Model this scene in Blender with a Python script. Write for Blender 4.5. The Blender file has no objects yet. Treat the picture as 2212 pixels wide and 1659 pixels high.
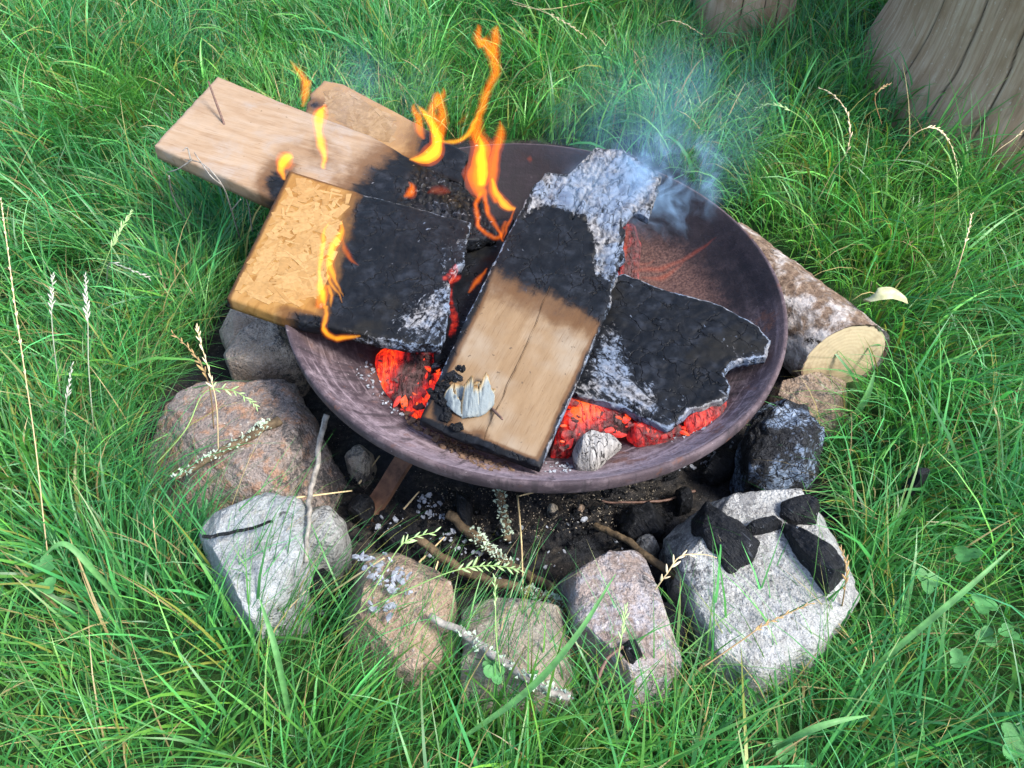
import bpy, bmesh, math, random
import numpy as np
from mathutils import Vector

sc = bpy.context.scene
COL = sc.collection
random.seed(7)
RNG = np.random.default_rng(11)

# ------------------------------------------------------------------ camera, world, sun, exposure
HR = 0.16                                   # height of the bowl's rim above the ground
PITCH, HFOV = 0.834215, math.radians(62)
CAM = np.array([-0.03035, -0.78608, HR + 0.67972])
cd = bpy.data.cameras.new('camera')
cam = bpy.data.objects.new('camera', cd); COL.objects.link(cam)
cam.location = CAM; cam.rotation_euler = (math.pi/2 - PITCH, 0, 0)
cd.sensor_fit = 'HORIZONTAL'; cd.angle = HFOV
cd.clip_start = 0.02; cd.clip_end = 500
sc.camera = cam

SUN_EL, SUN_ROT = math.radians(52), math.radians(118)      # azimuth clockwise from +Y
w = bpy.data.worlds.new('World'); sc.world = w; w.use_nodes = True
wn = w.node_tree; wn.nodes.clear()
sky = wn.nodes.new('ShaderNodeTexSky'); sky.sky_type = 'NISHITA'; sky.sun_disc = False
sky.sun_elevation = SUN_EL; sky.sun_rotation = SUN_ROT
sky.air_density = 1.0; sky.dust_density = 2.0; sky.ozone_density = 1.0
bg = wn.nodes.new('ShaderNodeBackground'); bg.inputs['Strength'].default_value = 0.14
wo = wn.nodes.new('ShaderNodeOutputWorld')
wn.links.new(sky.outputs[0], bg.inputs['Color']); wn.links.new(bg.outputs[0], wo.inputs['Surface'])
sl = bpy.data.lights.new('sun', 'SUN'); sl.energy = 2.2; sl.angle = math.radians(16); sl.color = (1, .95, .86)
so = bpy.data.objects.new('sun', sl); COL.objects.link(so)
sd = Vector((math.sin(SUN_ROT)*math.cos(SUN_EL), math.cos(SUN_ROT)*math.cos(SUN_EL), math.sin(SUN_EL)))
so.rotation_euler = sd.to_track_quat('Z', 'Y').to_euler()
so.location = sd*5

EXPO = 1.82
vs = sc.view_settings
vs.view_transform = 'Standard'; vs.look = 'None'; vs.exposure = EXPO; vs.gamma = 1; vs.use_curve_mapping = False
cy = sc.cycles
cy.use_denoising = True
cy.max_bounces = 6; cy.diffuse_bounces = 3; cy.glossy_bounces = 2; cy.transmission_bounces = 4
cy.volume_bounces = 1; cy.transparent_max_bounces = 16; cy.sample_clamp_indirect = 4
cy.volume_step_rate = 0.35; cy.volume_max_steps = 256

# ------------------------------------------------------------------ projection helpers (layout measured on a 2212 x 1659 view)
W2, H2 = 1106.0, 829.5
FPX = W2/math.tan(HFOV/2)
FW = np.array([0, math.cos(PITCH), -math.sin(PITCH)])
UP = np.array([0, math.sin(PITCH), math.cos(PITCH)])
RT = np.array([1.0, 0, 0])

def ray(px, py):
    px = np.asarray(px, float); py = np.asarray(py, float)
    return (FW + ((px - W2)/FPX)[..., None]*RT - ((py - H2)/FPX)[..., None]*UP)
def P(px, py, z=0.0):                       # a point of the place at height z
    d = ray(px, py); return CAM + d*((z - CAM[2])/d[..., 2])[..., None]
def PY(px, py, y):                          # a point of the place at distance y
    d = ray(px, py); return CAM + d*((y - CAM[1])/d[..., 1])[..., None]
def PP(px, py, o, n):                       # on a plane
    d = ray(px, py); return CAM + d*(((o - CAM)@n)/(d@n))[..., None]
def proj(p):
    d = np.asarray(p, float) - CAM; z = d@FW
    return W2 + FPX*(d@RT)/z, H2 - FPX*(d@UP)/z

# ------------------------------------------------------------------ noise (numpy)
def _h(ix, iy, iz, s):
    n = (ix.astype(np.int64)*374761393 + iy.astype(np.int64)*668265263 + iz.astype(np.int64)*2147483647 + s*1274126177) & 0xffffffff
    n = ((n ^ (n >> 13))*1274126177) & 0xffffffff
    n = ((n ^ (n >> 16))*2246822519) & 0xffffffff
    return ((n ^ (n >> 15)) & 0xffffff)/float(0xffffff)
def vnoise(p, s=0):
    p = np.asarray(p, float)
    if p.shape[1] == 2: p = np.concatenate([p, np.zeros((len(p), 1))], 1)
    i = np.floor(p).astype(np.int64); f = p - i; f = f*f*(3 - 2*f); r = 0
    for dx in (0, 1):
        for dy in (0, 1):
            for dz in (0, 1):
                r = r + _h(i[:, 0]+dx, i[:, 1]+dy, i[:, 2]+dz, s)*(f[:, 0] if dx else 1-f[:, 0])*(f[:, 1] if dy else 1-f[:, 1])*(f[:, 2] if dz else 1-f[:, 2])
    return r
def fbm(p, o=4, s=0):
    p = np.asarray(p, float); r = 0; a = .5; t = 0
    for k in range(o):
        r = r + a*vnoise(p*2**k + 17.3*k, s+k); t += a; a *= .5
    return r/t
def worley(uv, s=0):
    i = np.floor(uv).astype(np.int64); f1 = np.full(len(uv), 9.); f2 = f1.copy(); cid = np.zeros(len(uv))
    z = np.zeros(len(uv), np.int64)
    for dx in (-1, 0, 1):
        for dy in (-1, 0, 1):
            cx, cy_ = i[:, 0]+dx, i[:, 1]+dy
            a = _h(cx, cy_, z, s); b = _h(cx, cy_, z+1, s)
            d = np.hypot(cx + .15 + .7*a - uv[:, 0], cy_ + .15 + .7*b - uv[:, 1])
            m = d < f1
            f2 = np.where(m, f1, np.minimum(f2, d)); cid = np.where(m, _h(cx, cy_, z+2, s), cid); f1 = np.where(m, d, f1)
    return f1, f2, cid
def ss(a, b, x):
    t = np.clip((x - a)/(b - a), 0, 1); return t*t*(3 - 2*t)

# ------------------------------------------------------------------ 2D polygon helpers
def inpoly(pts, poly):
    x, y = pts[:, 0], pts[:, 1]; ins = np.zeros(len(pts), bool); n = len(poly)
    for i in range(n):
        x1, y1 = poly[i]; x2, y2 = poly[(i+1) % n]
        c = ((y1 > y) != (y2 > y)) & (x < (x2-x1)*(y-y1)/((y2-y1) if y2 != y1 else 1e-12) + x1)
        ins ^= c
    return ins
def near(pts, poly, closed=True):
    best = np.full(len(pts), 1e9); q = np.zeros((len(pts), 2)); n = len(poly)
    for i in range(n if closed else n-1):
        a = np.asarray(poly[i]); b = np.asarray(poly[(i+1) % n]); ab = b - a
        t = np.clip(((pts - a)@ab)/max(ab@ab, 1e-12), 0, 1); c = a + t[:, None]*ab
        d = np.hypot(*(pts - c).T); m = d < best
        best = np.where(m, d, best); q[m] = c[m]
    return best, q
def pline(px, py, line):                    # distance in view units to an open line
    return near(np.stack([px, py], 1), np.array(line, float), False)[0]
def soft(px, py, poly, wdt):                # soft polygon mask
    pts = np.stack([px, py], 1); poly = np.array(poly, float)
    d = near(pts, poly)[0]; d = np.where(inpoly(pts, poly), d, -d)
    return ss(-wdt, wdt, d)
def side(px, py, a, b):                     # signed distance to the line a-b, + on its right when walking with y down
    a = np.array(a, float); b = np.array(b, float); t = (b-a)/np.hypot(*(b-a))
    return -(px-a[0])*t[1] + (py-a[1])*t[0]

# ------------------------------------------------------------------ object helpers
def mk(name, verts, faces, m=None, parent=None, attrs=None, smooth=True, fattr=None):
    me = bpy.data.meshes.new(name)
    verts = np.asarray(verts, float)
    if isinstance(faces, np.ndarray):
        n, k = faces.shape
        me.vertices.add(len(verts)); me.vertices.foreach_set('co', verts.astype(np.float32).ravel())
        me.loops.add(n*k); me.loops.foreach_set('vertex_index', faces.astype(np.int32).ravel())
        me.polygons.add(n); me.polygons.foreach_set('loop_start', np.arange(0, n*k, k, dtype=np.int32))
        me.update(calc_edges=True); me.validate()
    else:
        me.from_pydata([tuple(v) for v in verts], [], [tuple(f) for f in faces]); me.update()
    for k, a in (attrs or {}).items():
        a = np.asarray(a, np.float32)
        if a.ndim == 1:
            at = me.attributes.new(k, 'FLOAT', 'POINT'); at.data.foreach_set('value', a)
        else:
            at = me.attributes.new(k, 'FLOAT_VECTOR', 'POINT'); at.data.foreach_set('vector', a.ravel())
    if smooth: me.polygons.foreach_set('use_smooth', np.ones(len(me.polygons), bool))
    if m: me.materials.append(m)
    o = bpy.data.objects.new(name, me); COL.objects.link(o)
    if parent: o.parent = parent
    return o
def tag(o, label=None, cat=None, group=None, kind=None):
    if label: o['label'] = label
    if cat: o['category'] = cat
    if group: o['group'] = group
    if kind: o['kind'] = kind
    return o
def empty(name, loc=(0, 0, 0)):
    o = bpy.data.objects.new(name, None); COL.objects.link(o); o.location = loc; return o
def catmull(pts, n):
    pts = np.asarray(pts, float)
    if len(pts) == 2: return pts[0] + np.linspace(0, 1, n)[:, None]*(pts[1]-pts[0])
    q = np.vstack([2*pts[0]-pts[1], pts, 2*pts[-1]-pts[-2]]); out = []
    for t in np.linspace(0, len(pts)-1-1e-9, n):
        i = int(t); f = t - i; a, b, c, d = q[i:i+4]
        out.append(.5*((2*b) + (-a+c)*f + (2*a-5*b+4*c-d)*f*f + (-a+3*b-3*c+d)*f**3))
    return np.array(out)
def tube_geo(pts, rad, n=None, k=8, rough=0.0, seed=0, flat=1.0):
    """closed tapered tube along points; flat<1 squeezes it along the view depth axis (world y)."""
    n = n or max(6, len(pts)*4)
    c = catmull(pts, n); r = catmull(np.asarray(rad, float)[:, None].repeat(3, 1), n)[:, 0].clip(1e-5)
    t = np.gradient(c, axis=0); t /= np.linalg.norm(t, axis=1)[:, None] + 1e-12
    ref = np.array([0, 1., 0]) if flat != 1 else np.array([.13, .21, .97])
    u = np.cross(t, ref); bad = np.linalg.norm(u, axis=1) < .05
    u[bad] = np.cross(t[bad], [1., .1, 0]); u /= np.linalg.norm(u, axis=1)[:, None]
    v = np.cross(t, u)
    a = np.linspace(0, 2*np.pi, k, endpoint=False)
    ring = c[:, None] + r[:, None, None]*(np.cos(a)[None, :, None]*u[:, None] + flat*np.sin(a)[None, :, None]*v[:, None])
    V = ring.reshape(-1, 3)
    if rough:
        nn = fbm(V*220 + seed, 3, seed) - .5
        V = V + (V - c.repeat(k, 0))*nn[:, None]*2*rough
    F = []
    for i in range(n-1):
        for j in range(k):
            F.append((i*k+j, i*k+(j+1) % k, (i+1)*k+(j+1) % k, (i+1)*k+j))
    V = np.vstack([V, c[0], c[-1]]); e = n*k
    for j in range(k):
        F.append((e, (j+1) % k, j)); F.append((e+1, (n-1)*k+j, (n-1)*k+(j+1) % k))
    return V, F
class Bag:
    def __init__(s): s.v = []; s.f = []; s.n = 0; s.a = []
    def add(s, V, F, a=0.0):
        s.v.append(np.asarray(V, float)); s.f += [tuple(int(i)+s.n for i in f) for f in F]; s.n += len(V); s.a.append(np.full(len(V), a)); return s
    def build(s, name, m, parent=None, smooth=True):
        return mk(name, np.vstack(s.v), s.f, m, parent, {'tone': np.concatenate(s.a)}, smooth)

# ------------------------------------------------------------------ node helpers
class NT:
    def __init__(s, name):
        s.m = bpy.data.materials.new(name); s.m.use_nodes = True; s.t = s.m.node_tree; s.t.nodes.clear()
        s.out = s.t.nodes.new('ShaderNodeOutputMaterial')
    def n(s, typ, ins=None, **props):
        nd = s.t.nodes.new('ShaderNode'+typ)
        for k, v in props.items(): setattr(nd, k, v)
        for k, v in (ins or {}).items(): s.set(nd.inputs[k], v)
        return nd
    def set(s, sock, v):
        if isinstance(v, bpy.types.NodeSocket): s.t.links.new(v, sock)
        elif isinstance(v, tuple) and len(v) == 3 and sock.type == 'RGBA': sock.default_value = (*v, 1)
        else: sock.default_value = v
    def attr(s, name, vec=False): 
        nd = s.n('Attribute', attribute_name=name); return nd.outputs['Vector' if vec else 'Fac']
    def obj(s): return s.n('TexCoord').outputs['Object']
    def scale(s, vec, x, y, z): return s.n('Mapping', {'Vector': vec, 'Scale': (x, y, z)}).outputs[0]
    def noise(s, vec, sc_, det=4, rough=.55, dist=0.0, col=False):
        nd = s.n('TexNoise', {'Vector': vec, 'Scale': sc_, 'Detail': det, 'Roughness': rough, 'Distortion': dist}); return nd.outputs['Color' if col else 'Fac']
    def voro(s, vec, sc_, feature='F1', out='Distance', rnd=1.0):
        return s.n('TexVoronoi', {'Vector': vec, 'Scale': sc_, 'Randomness': rnd}, feature=feature).outputs[out]
    def ramp(s, fac, stops):
        nd = s.n('ValToRGB', {'Fac': fac}); cr = nd.color_ramp
        while len(cr.elements) > 1: cr.elements.remove(cr.elements[-1])
        for i, (p, c) in enumerate(stops):
            e = cr.elements[0] if i == 0 else cr.elements.new(p)
            e.position = p; c = c if isinstance(c, tuple) else (c, c, c); e.color = (*c, 1)
        return nd.outputs[0]
    def mr(s, x, a, b, c=0.0, d=1.0): return s.n('MapRange', {'Value': x, 'From Min': a, 'From Max': b, 'To Min': c, 'To Max': d}, interpolation_type='SMOOTHSTEP').outputs[0]
    def mix(s, f, a, b, blend='MIX'):
        nd = s.n('Mix', data_type='RGBA', blend_type=blend); s.set(nd.inputs[0], f); s.set(nd.inputs[6], a); s.set(nd.inputs[7], b); return nd.outputs[2]
    def math(s, op, a, b=0.0):
        nd = s.n('Math', operation=op); s.set(nd.inputs[0], a); s.set(nd.inputs[1], b); return nd.outputs[0]
    def bump(s, h, st=.5, d=.002, normal=None):
        nd = s.n('Bump', {'Height': h, 'Strength': st, 'Distance': d})
        if normal: s.set(nd.inputs['Normal'], normal)
        return nd.outputs[0]
    def bsdf(s, col, rough=.8, normal=None, spec=.3, **kw):
        nd = s.n('BsdfPrincipled', {'Base Color': col, 'Roughness': rough, 'Specular IOR Level': spec})
        if normal: s.set(nd.inputs['Normal'], normal)
        for k, v in kw.items(): s.set(nd.inputs[k.replace('_', ' ')], v)
        s.t.links.new(nd.outputs[0], s.out.inputs['Surface']); return nd

# ------------------------------------------------------------------ materials
def burnt_board(name, kind, cells=0.0):
    """wood with attribute driven char and ash; local metres in attribute 'loc'."""
    t = NT(name); L = t.attr('loc', True); ch = t.attr('char'); ash = t.attr('ash'); gl = t.attr('glow')
    if kind == 'pine':
        g = t.noise(t.scale(L, 9, 70, 20), 1.0, 5, .6, .6); g2 = t.noise(t.scale(L, 30, 500, 60), 1.0, 3, .6)
        base = t.ramp(g, [(.25, (0.183, 0.115, 0.068)), (.5, (0.237, 0.169, 0.113)), (.75, (0.266, 0.207, 0.154))])
        base = t.mix(t.mr(t.noise(L, 16, 4, .6, .5), .48, .68, 0, .8), base, (0.237, 0.198, 0.166))
        base = t.mix(t.mr(t.noise(L, 130, 2), .70, .76, 0, .7), base, (0.071, 0.047, 0.030))
        base = t.mix(t.mr(g2, .52, .75, 0, .6), base, (0.136, 0.077, 0.042))
    elif kind == 'plank':
        g = t.noise(t.scale(L, 7, 60, 20), 1.0, 4, .55, .8); g2 = t.noise(t.scale(L, 40, 700, 60), 1.0, 3, .6)
        base = t.ramp(g, [(.25, (0.145, 0.092, 0.050)), (.55, (0.181, 0.122, 0.071)), (.8, (0.213, 0.154, 0.098))])
        base = t.mix(t.mr(t.noise(L, 14, 3), .42, .72), base, (0.207, 0.166, 0.122))
        base = t.mix(t.mr(g2, .52, .74, 0, .6), base, (0.106, 0.062, 0.033))
        base = t.mix(t.mr(t.noise(L, 130, 2), .68, .74, 0, .7), base, (0.059, 0.042, 0.030))
    else:
        v = t.n('TexVoronoi', {'Vector': t.scale(L, 26, 90, 30), 'Scale': 1.0}).outputs['Color']
        v2 = t.n('TexVoronoi', {'Vector': t.scale(t.n('Mapping', {'Vector': L, 'Rotation': (0, 0, .8)}).outputs[0], 22, 80, 30), 'Scale': 1.0}).outputs['Color']
        s1 = t.n('SeparateColor', {'Color': v}).outputs[0]; s2 = t.n('SeparateColor', {'Color': v2}).outputs[1]
        g = t.noise(t.scale(L, 20, 200, 60), 1.0, 4)
        base = t.ramp(t.math('MULTIPLY', t.math('ADD', s1, s2), .5), [(.15, (0.160, 0.077, 0.021)), (.5, (0.213, 0.113, 0.033)), (.85, (0.249, 0.145, 0.054))])
        base = t.mix(t.mr(g, .4, .75, 0, .5), base, (0.225, 0.118, 0.042))
        if kind == 'osb_pale': base = t.mix(.45, base, (0.213, 0.148, 0.094))
    base = t.mix(t.math('MULTIPLY', t.attr('tone'), 1.0), base, (.66, .46, .22))
    n1 = t.noise(L, 60, 6, .65); n2 = t.noise(L, 22, 5, .6); n3 = t.noise(L, 190, 4, .65)
    cm = t.math('ADD', ch, t.math('ADD', t.math('MULTIPLY', t.math('SUBTRACT', n2, .5), .6), t.math('MULTIPLY', t.math('SUBTRACT', t.noise(t.scale(L, 14, 120, 40), 1.0, 5, .6, .5), .5), .25)))
    cm = t.math('ADD', cm, t.math('MULTIPLY', t.math('SUBTRACT', n1, .5), t.mr(ch, .02, .3, 0, .45)))
    cm2 = t.mr(cm, .46, .82); br = t.mr(cm, .02, .46)
    col = t.mix(t.math('MULTIPLY', br, .80), base, (.062, .028, .012))
    blk = t.ramp(t.math('ADD', t.math('MULTIPLY', n1, .6), t.math('MULTIPLY', n2, .4)), [(.32, (.0022, .0026, .0034)), (.52, (.0055, .0066, .009)), (.70, (.019, .023, .032))])
    blk = t.mix(t.mr(t.noise(L, 9, 4, .6), .56, .68, 0, .6), blk, (.012, .011, .009))
    col = t.mix(cm2, col, blk)
    st_ = t.noise(t.scale(t.n('Mapping', {'Vector': L, 'Rotation': (0, 0, .35)}).outputs[0], 60, 125, 90), 1.0, 6, .7, 1.0)
    am = t.math('ADD', ash, t.math('MULTIPLY', t.math('SUBTRACT', t.math('ADD', t.math('MULTIPLY', st_, .65), t.math('MULTIPLY', n3, .35)), .5), 2.1))
    a2 = t.mr(am, .45, .72)
    sp = t.math('MULTIPLY', t.mr(t.noise(t.scale(t.n('Mapping', {'Vector': L, 'Rotation': (0, 0, .5)}).outputs[0], 60, 150, 100), 1.0, 3, .5, .4), .70, .745, 0, .8), t.math('MULTIPLY', cm2, .75))
    a3 = t.math('MAXIMUM', a2, sp)
    acol = t.ramp(n3, [(.3, (0.044, 0.044, 0.048)), (.5, (0.133, 0.133, 0.141)), (.72, (0.266, 0.266, 0.274))])
    acol = t.mix(t.mr(n2, .40, .58, 0, .75), acol, (0.111, 0.152, 0.222))
    col = t.mix(t.math('MULTIPLY', a3, t.mr(ch, .15, .5)), col, acol)
    wv_ = t.n('VectorMath', operation='MULTIPLY_ADD'); t.set(wv_.inputs[0], t.noise(L, 50, 3, .5, 0, True)); wv_.inputs[1].default_value = (.03, .03, .03); t.set(wv_.inputs[2], L)
    ce = t.voro(t.scale(wv_.outputs[0], 26, 44, 30), 1.0, 'DISTANCE_TO_EDGE'); ck = t.math('MULTIPLY', t.mr(ce, .0, .035, 1, 0), t.math('MULTIPLY', cm2, t.mr(n2, .42, .6)))
    col = t.mix(t.math('MULTIPLY', ck, .9), col, (.0015, .0015, .002))
    h = t.math('SUBTRACT', t.math('ADD', t.math('MULTIPLY', n1, .5), t.math('ADD', t.math('MULTIPLY', n3, t.math('ADD', .12, t.math('MULTIPLY', a2, .7))), t.math('MULTIPLY', g, .25))), t.math('MULTIPLY', ck, 1.2))
    b = t.bsdf(col, t.mix(cm2, (.75, .75, .75), t.ramp(n1, [(.3, .36), (.7, .70)])), t.bump(h, .6, .0028), .10)
    em = t.math('MULTIPLY', t.mr(t.math('ADD', gl, t.math('MULTIPLY', t.math('SUBTRACT', n1, .5), 1.8)), .45, 1.25), 1.0)
    t.set(b.inputs['Emission Color'], t.ramp(em, [(0, (.5, .01, .006)), (.5, (1, .035, .012)), (1, (1, .11, .012))]))
    t.set(b.inputs['Emission Strength'], t.math('MULTIPLY', em, .85/2**EXPO))
    return t.m

def stone_mat(name, cols, speck=.5, ash=0.0, lines=0.0, scale=1.0):
    t = NT(name); o = t.obj()
    n1 = t.noise(o, 14*scale, 6, .6, .3); n2 = t.noise(o, 60*scale, 5, .65); n3 = t.noise(o, 260*scale, 3, .6)
    col = t.ramp(n1, [(.28, cols[0]), (.5, cols[1]), (.7, cols[2])])
    col = t.mix(t.mr(n2, .46, .64, 0, .85), col, cols[3])
    col = t.mix(t.mr(t.noise(o, 95*scale, 5, .7, .8), .54, .66, 0, .6), col, tuple(x*.5 for x in cols[0]))
    col = t.mix(t.mr(t.noise(o, 75*scale, 5, .7, .5), .55, .68, 0, .55), col, tuple(min(.7, x*1.35) for x in cols[2]))
    col = t.mix(t.mr(n3, .58, .68, 0, speck), col, (.03, .028, .026))
    col = t.mix(t.mr(t.noise(o, 190*scale, 3, .6, .5), .60, .72, 0, speck), col, (.45, .44, .42))
    if lines:
        lw = t.noise(t.scale(o, 20, 70, 30), 1.0, 4, .6, 1.2)
        col = t.mix(t.mr(lw, .52, .7, 0, lines), col, cols[0])
    so_ = t.math('ADD', t.math('MULTIPLY', t.attr('sooty'), .13), t.math('ADD', t.math('MULTIPLY', t.noise(o, 13, 3, .6), .35), t.math('MULTIPLY', t.noise(o, 75, 5, .8, .3), .65)))
    col = t.mix(t.mr(so_, .60, .70, 0, .9), col, (.016, .017, .020))
    if ash:
        col = t.mix(t.mr(t.math('ADD', t.math('MULTIPLY', t.attr('sooty'), .16), t.noise(o, 60, 6, .8, .3)), .60, .68, 0, ash), col, (.018, .019, .022))
    gr_ = t.noise(o, 520*scale, 2, .6); col = t.mix(t.mr(gr_, .40, .62, .0, .55), tuple(x*.45 for x in cols[1]), col) if False else t.mix(.24, col, t.mix(t.mr(gr_, .35, .65), t.mix(.6, col, (.02, .018, .016)), t.mix(.30, col, (.60, .58, .55))))
    dk = t.mr(t.noise(o, 18*scale, 5, .7, .2), .60, .74, 0, .75)
    col = t.mix(dk, col, (.05, .046, .042))
    h = t.math('ADD', t.math('MULTIPLY', n1, .5), t.math('ADD', t.math('MULTIPLY', n2, .6), t.math('MULTIPLY', n3, .45)))
    t.bsdf(col, .85, t.bump(h, 1.0, .010), .25); return t.m

def plain(name, col, var=.35, sc_=90, rough=.8, bump=.5, spec=.3, cols=None, dist=.0015):
    t = NT(name); o = t.obj(); n = t.noise(o, sc_, 5, .6, .2)
    c = tuple(x*(1-var) for x in col); d = tuple(min(1, x*(1+var)) for x in col)
    t.bsdf(t.ramp(n, cols or [(.3, c), (.7, d)]), rough, t.bump(n, bump, dist), spec); return t.m

def m_bowl():
    t = NT('scaled_steel'); o = t.obj(); zr = t.attr('dust')
    n1 = t.noise(o, 9, 6, .6, .5); n2 = t.noise(o, 70, 5, .7); n3 = t.noise(o, 330, 3, .6)
    col = t.ramp(n1, [(.3, (.022, .017, .021)), (.5, (.048, .035, .042)), (.7, (.085, .060, .064))])
    col = t.mix(t.mr(n2, .45, .7, 0, .55), col, (.135, .105, .115))
    col = t.mix(t.mr(n3, .58, .7, 0, .5), col, (.02, .017, .019))
    d = t.math('ADD', zr, t.math('MULTIPLY', t.math('SUBTRACT', n2, .5), .9))
    col = t.mix(t.mr(d, .35, .85, 0, .9), col, t.ramp(n3, [(.3, (.13, .095, .11)), (.7, (.29, .235, .26))]))
    pl = t.attr('pol', True); sk = t.noise(t.scale(pl, 9, 160, 1), 1.0, 5, .65, .4); sk2 = t.noise(t.scale(pl, 60, 14, 1), 1.0, 5, .65, .5)
    col = t.mix(t.math('MULTIPLY', t.mr(sk, .52, .66, 0, .75), t.mr(zr, .15, .6, .25, 1)), col, (.25, .20, .225)); col = t.mix(t.mr(sk2, .55, .66, 0, .65), col, (.022, .018, .021)); col = t.mix(t.mr(t.noise(o, 210, 4, .7), .62, .68, 0, .7), col, (.018, .014, .016)); col = t.mix(t.mr(t.noise(o, 160, 4, .75), .66, .70, 0, .6), col, (.36, .32, .33)); col = t.mix(t.mr(t.noise(o, 24, 5, .7), .58, .68, 0, .6), col, (.105, .045, .028))
    so_ = t.math('ADD', t.attr('soot'), t.math('MULTIPLY', t.math('SUBTRACT', n1, .5), .8))
    col = t.mix(t.mr(so_, .3, .85, 0, .9), col, t.ramp(n2, [(.3, (.004, .004, .006)), (.7, (.012, .010, .014))]))
    ru = t.math('ADD', t.attr('rust'), t.math('MULTIPLY', t.math('SUBTRACT', n2, .5), .8))
    col = t.mix(t.mr(ru, .30, 1.1, 0, .85), col, t.ramp(n3, [(.35, (.045, .024, .023)), (.65, (.135, .078, .066))]))
    t.bsdf(col, t.ramp(n2, [(.3, .62), (.7, .85)]), t.bump(t.math('ADD', n2, t.math('MULTIPLY', n3, .6)), .5, .0018), .16)
    return t.m

def m_flame(name, col, st):
    t = NT(name)
    e = t.n('Emission', {'Color': col, 'Strength': st/2**EXPO})
    ab = t.n('VolumeAbsorption', {'Color': (1, .80, .22), 'Density': min(40, st*.5)})
    ad = t.n('AddShader', {0: e.outputs[0], 1: ab.outputs[0]})
    t.t.links.new(ad.outputs[0], t.out.inputs['Volume']); return t.m

def m_smoke(name, dens, sc_, lo, hi, col=(.78, .89, 1.0)):
    t = NT(name); o = t.n('TexCoord').outputs['Object']
    wv = t.n('VectorMath', operation='MULTIPLY_ADD')
    t.set(wv.inputs[0], t.noise(o, sc_*.6, 2, .5, 0, True)); wv.inputs[1].default_value = (.12, .12, .12); t.set(wv.inputs[2], o)
    n = t.noise(t.scale(wv.outputs[0], 1, 1, .5), sc_, 5, .55, 1.3)
    g = t.n('TexCoord').outputs['Generated']
    v = t.n('VectorMath', operation='DISTANCE'); t.set(v.inputs[0], g); v.inputs[1].default_value = (.5, .5, .5)
    fall = t.mr(v.outputs['Value'], .16, .5, 1, 0)
    d = t.math('MULTIPLY', t.math('MULTIPLY', t.mr(n, lo, hi), fall), dens)
    p = t.n('VolumePrincipled', {'Color': col, 'Density': d, 'Anisotropy': .1})
    t.t.links.new(p.outputs[0], t.out.inputs['Volume']); return t.m

def m_grass():
    t = NT('grass_blade'); c = t.attr('tint', True)
    b = t.n('BsdfPrincipled', {'Base Color': c, 'Roughness': .42, 'Specular IOR Level': .45})
    tr = t.n('BsdfTranslucent', {'Color': t.mix(1.0, c, (1.15, 1.25, .7), 'MULTIPLY')})
    mx = t.n('MixShader', {0: .38, 1: b.outputs[0], 2: tr.outputs[0]})
    t.t.links.new(mx.outputs[0], t.out.inputs['Surface']); return t.m

def m_ground():
    t = NT('soil'); o = t.obj(); pit = t.attr('pit')
    n1 = t.noise(o, 16, 6, .65); n2 = t.noise(o, 120, 5, .7); n3 = t.noise(o, 420, 3, .6)
    soil = t.ramp(n2, [(.3, (.006, .006, .007)), (.52, (.022, .020, .019)), (.75, (.075, .062, .05))])
    soil = t.mix(t.mr(n3, .66, .72, 0, .9), soil, (.30, .27, .23))
    soil = t.mix(t.mr(n1, .45, .62), soil, t.ramp(n2, [(.3, (.006, .007, .009)), (.7, (.022, .024, .03))]))
    th = t.ramp(n2, [(.3, (.012, .030, .008)), (.6, (.025, .070, .016)), (.8, (.06, .085, .03))])
    col = t.mix(t.mr(pit, .3, .7), th, soil)
    t.bsdf(col, .9, t.bump(t.math('ADD', n2, t.math('MULTIPLY', n3, .5)), .9, .006), .2); return t.m

def m_bark():
    t = NT('bark'); o = t.obj()
    n1 = t.noise(o, 26, 6, .65, .4); n2 = t.noise(o, 110, 5, .7); n3 = t.noise(o, 12, 4)
    col = t.ramp(n2, [(.3, (.035, .022, .015)), (.5, (.12, .08, .055)), (.7, (.22, .165, .12))])
    col = t.mix(t.mr(t.math('ADD', n1, t.math('MULTIPLY', t.attr('pale'), .35)), .52, .72), col, t.ramp(n2, [(.3, (.22, .20, .19)), (.7, (.47, .44, .42))]))
    col = t.mix(t.mr(t.noise(o, 34, 5, .7), .60, .67), col, (.022, .016, .013))
    t.bsdf(col, .9, t.bump(t.math('ADD', n1, n2), .9, .005), .2); return t.m

def m_cutwood():
    t = NT('cut_wood'); o = t.attr('loc', True)
    r = t.n('TexWave', {'Vector': o, 'Scale': 55, 'Distortion': 3, 'Detail': 3}, wave_type='RINGS', rings_direction='Z').outputs['Fac']
    n = t.noise(o, 90, 4)
    col = t.mix(t.math('MULTIPLY', r, .35), (.44, .36, .23), (.33, .245, .135))
    col = t.mix(t.mr(t.noise(o, 30, 5, .7), .5, .7, 0, .6), col, (.26, .19, .11))
    col = t.mix(t.mr(n, .5, .75, 0, .6), col, (.36, .30, .19))
    t.bsdf(col, .8, t.bump(n, .4, .002), .25); return t.m

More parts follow.
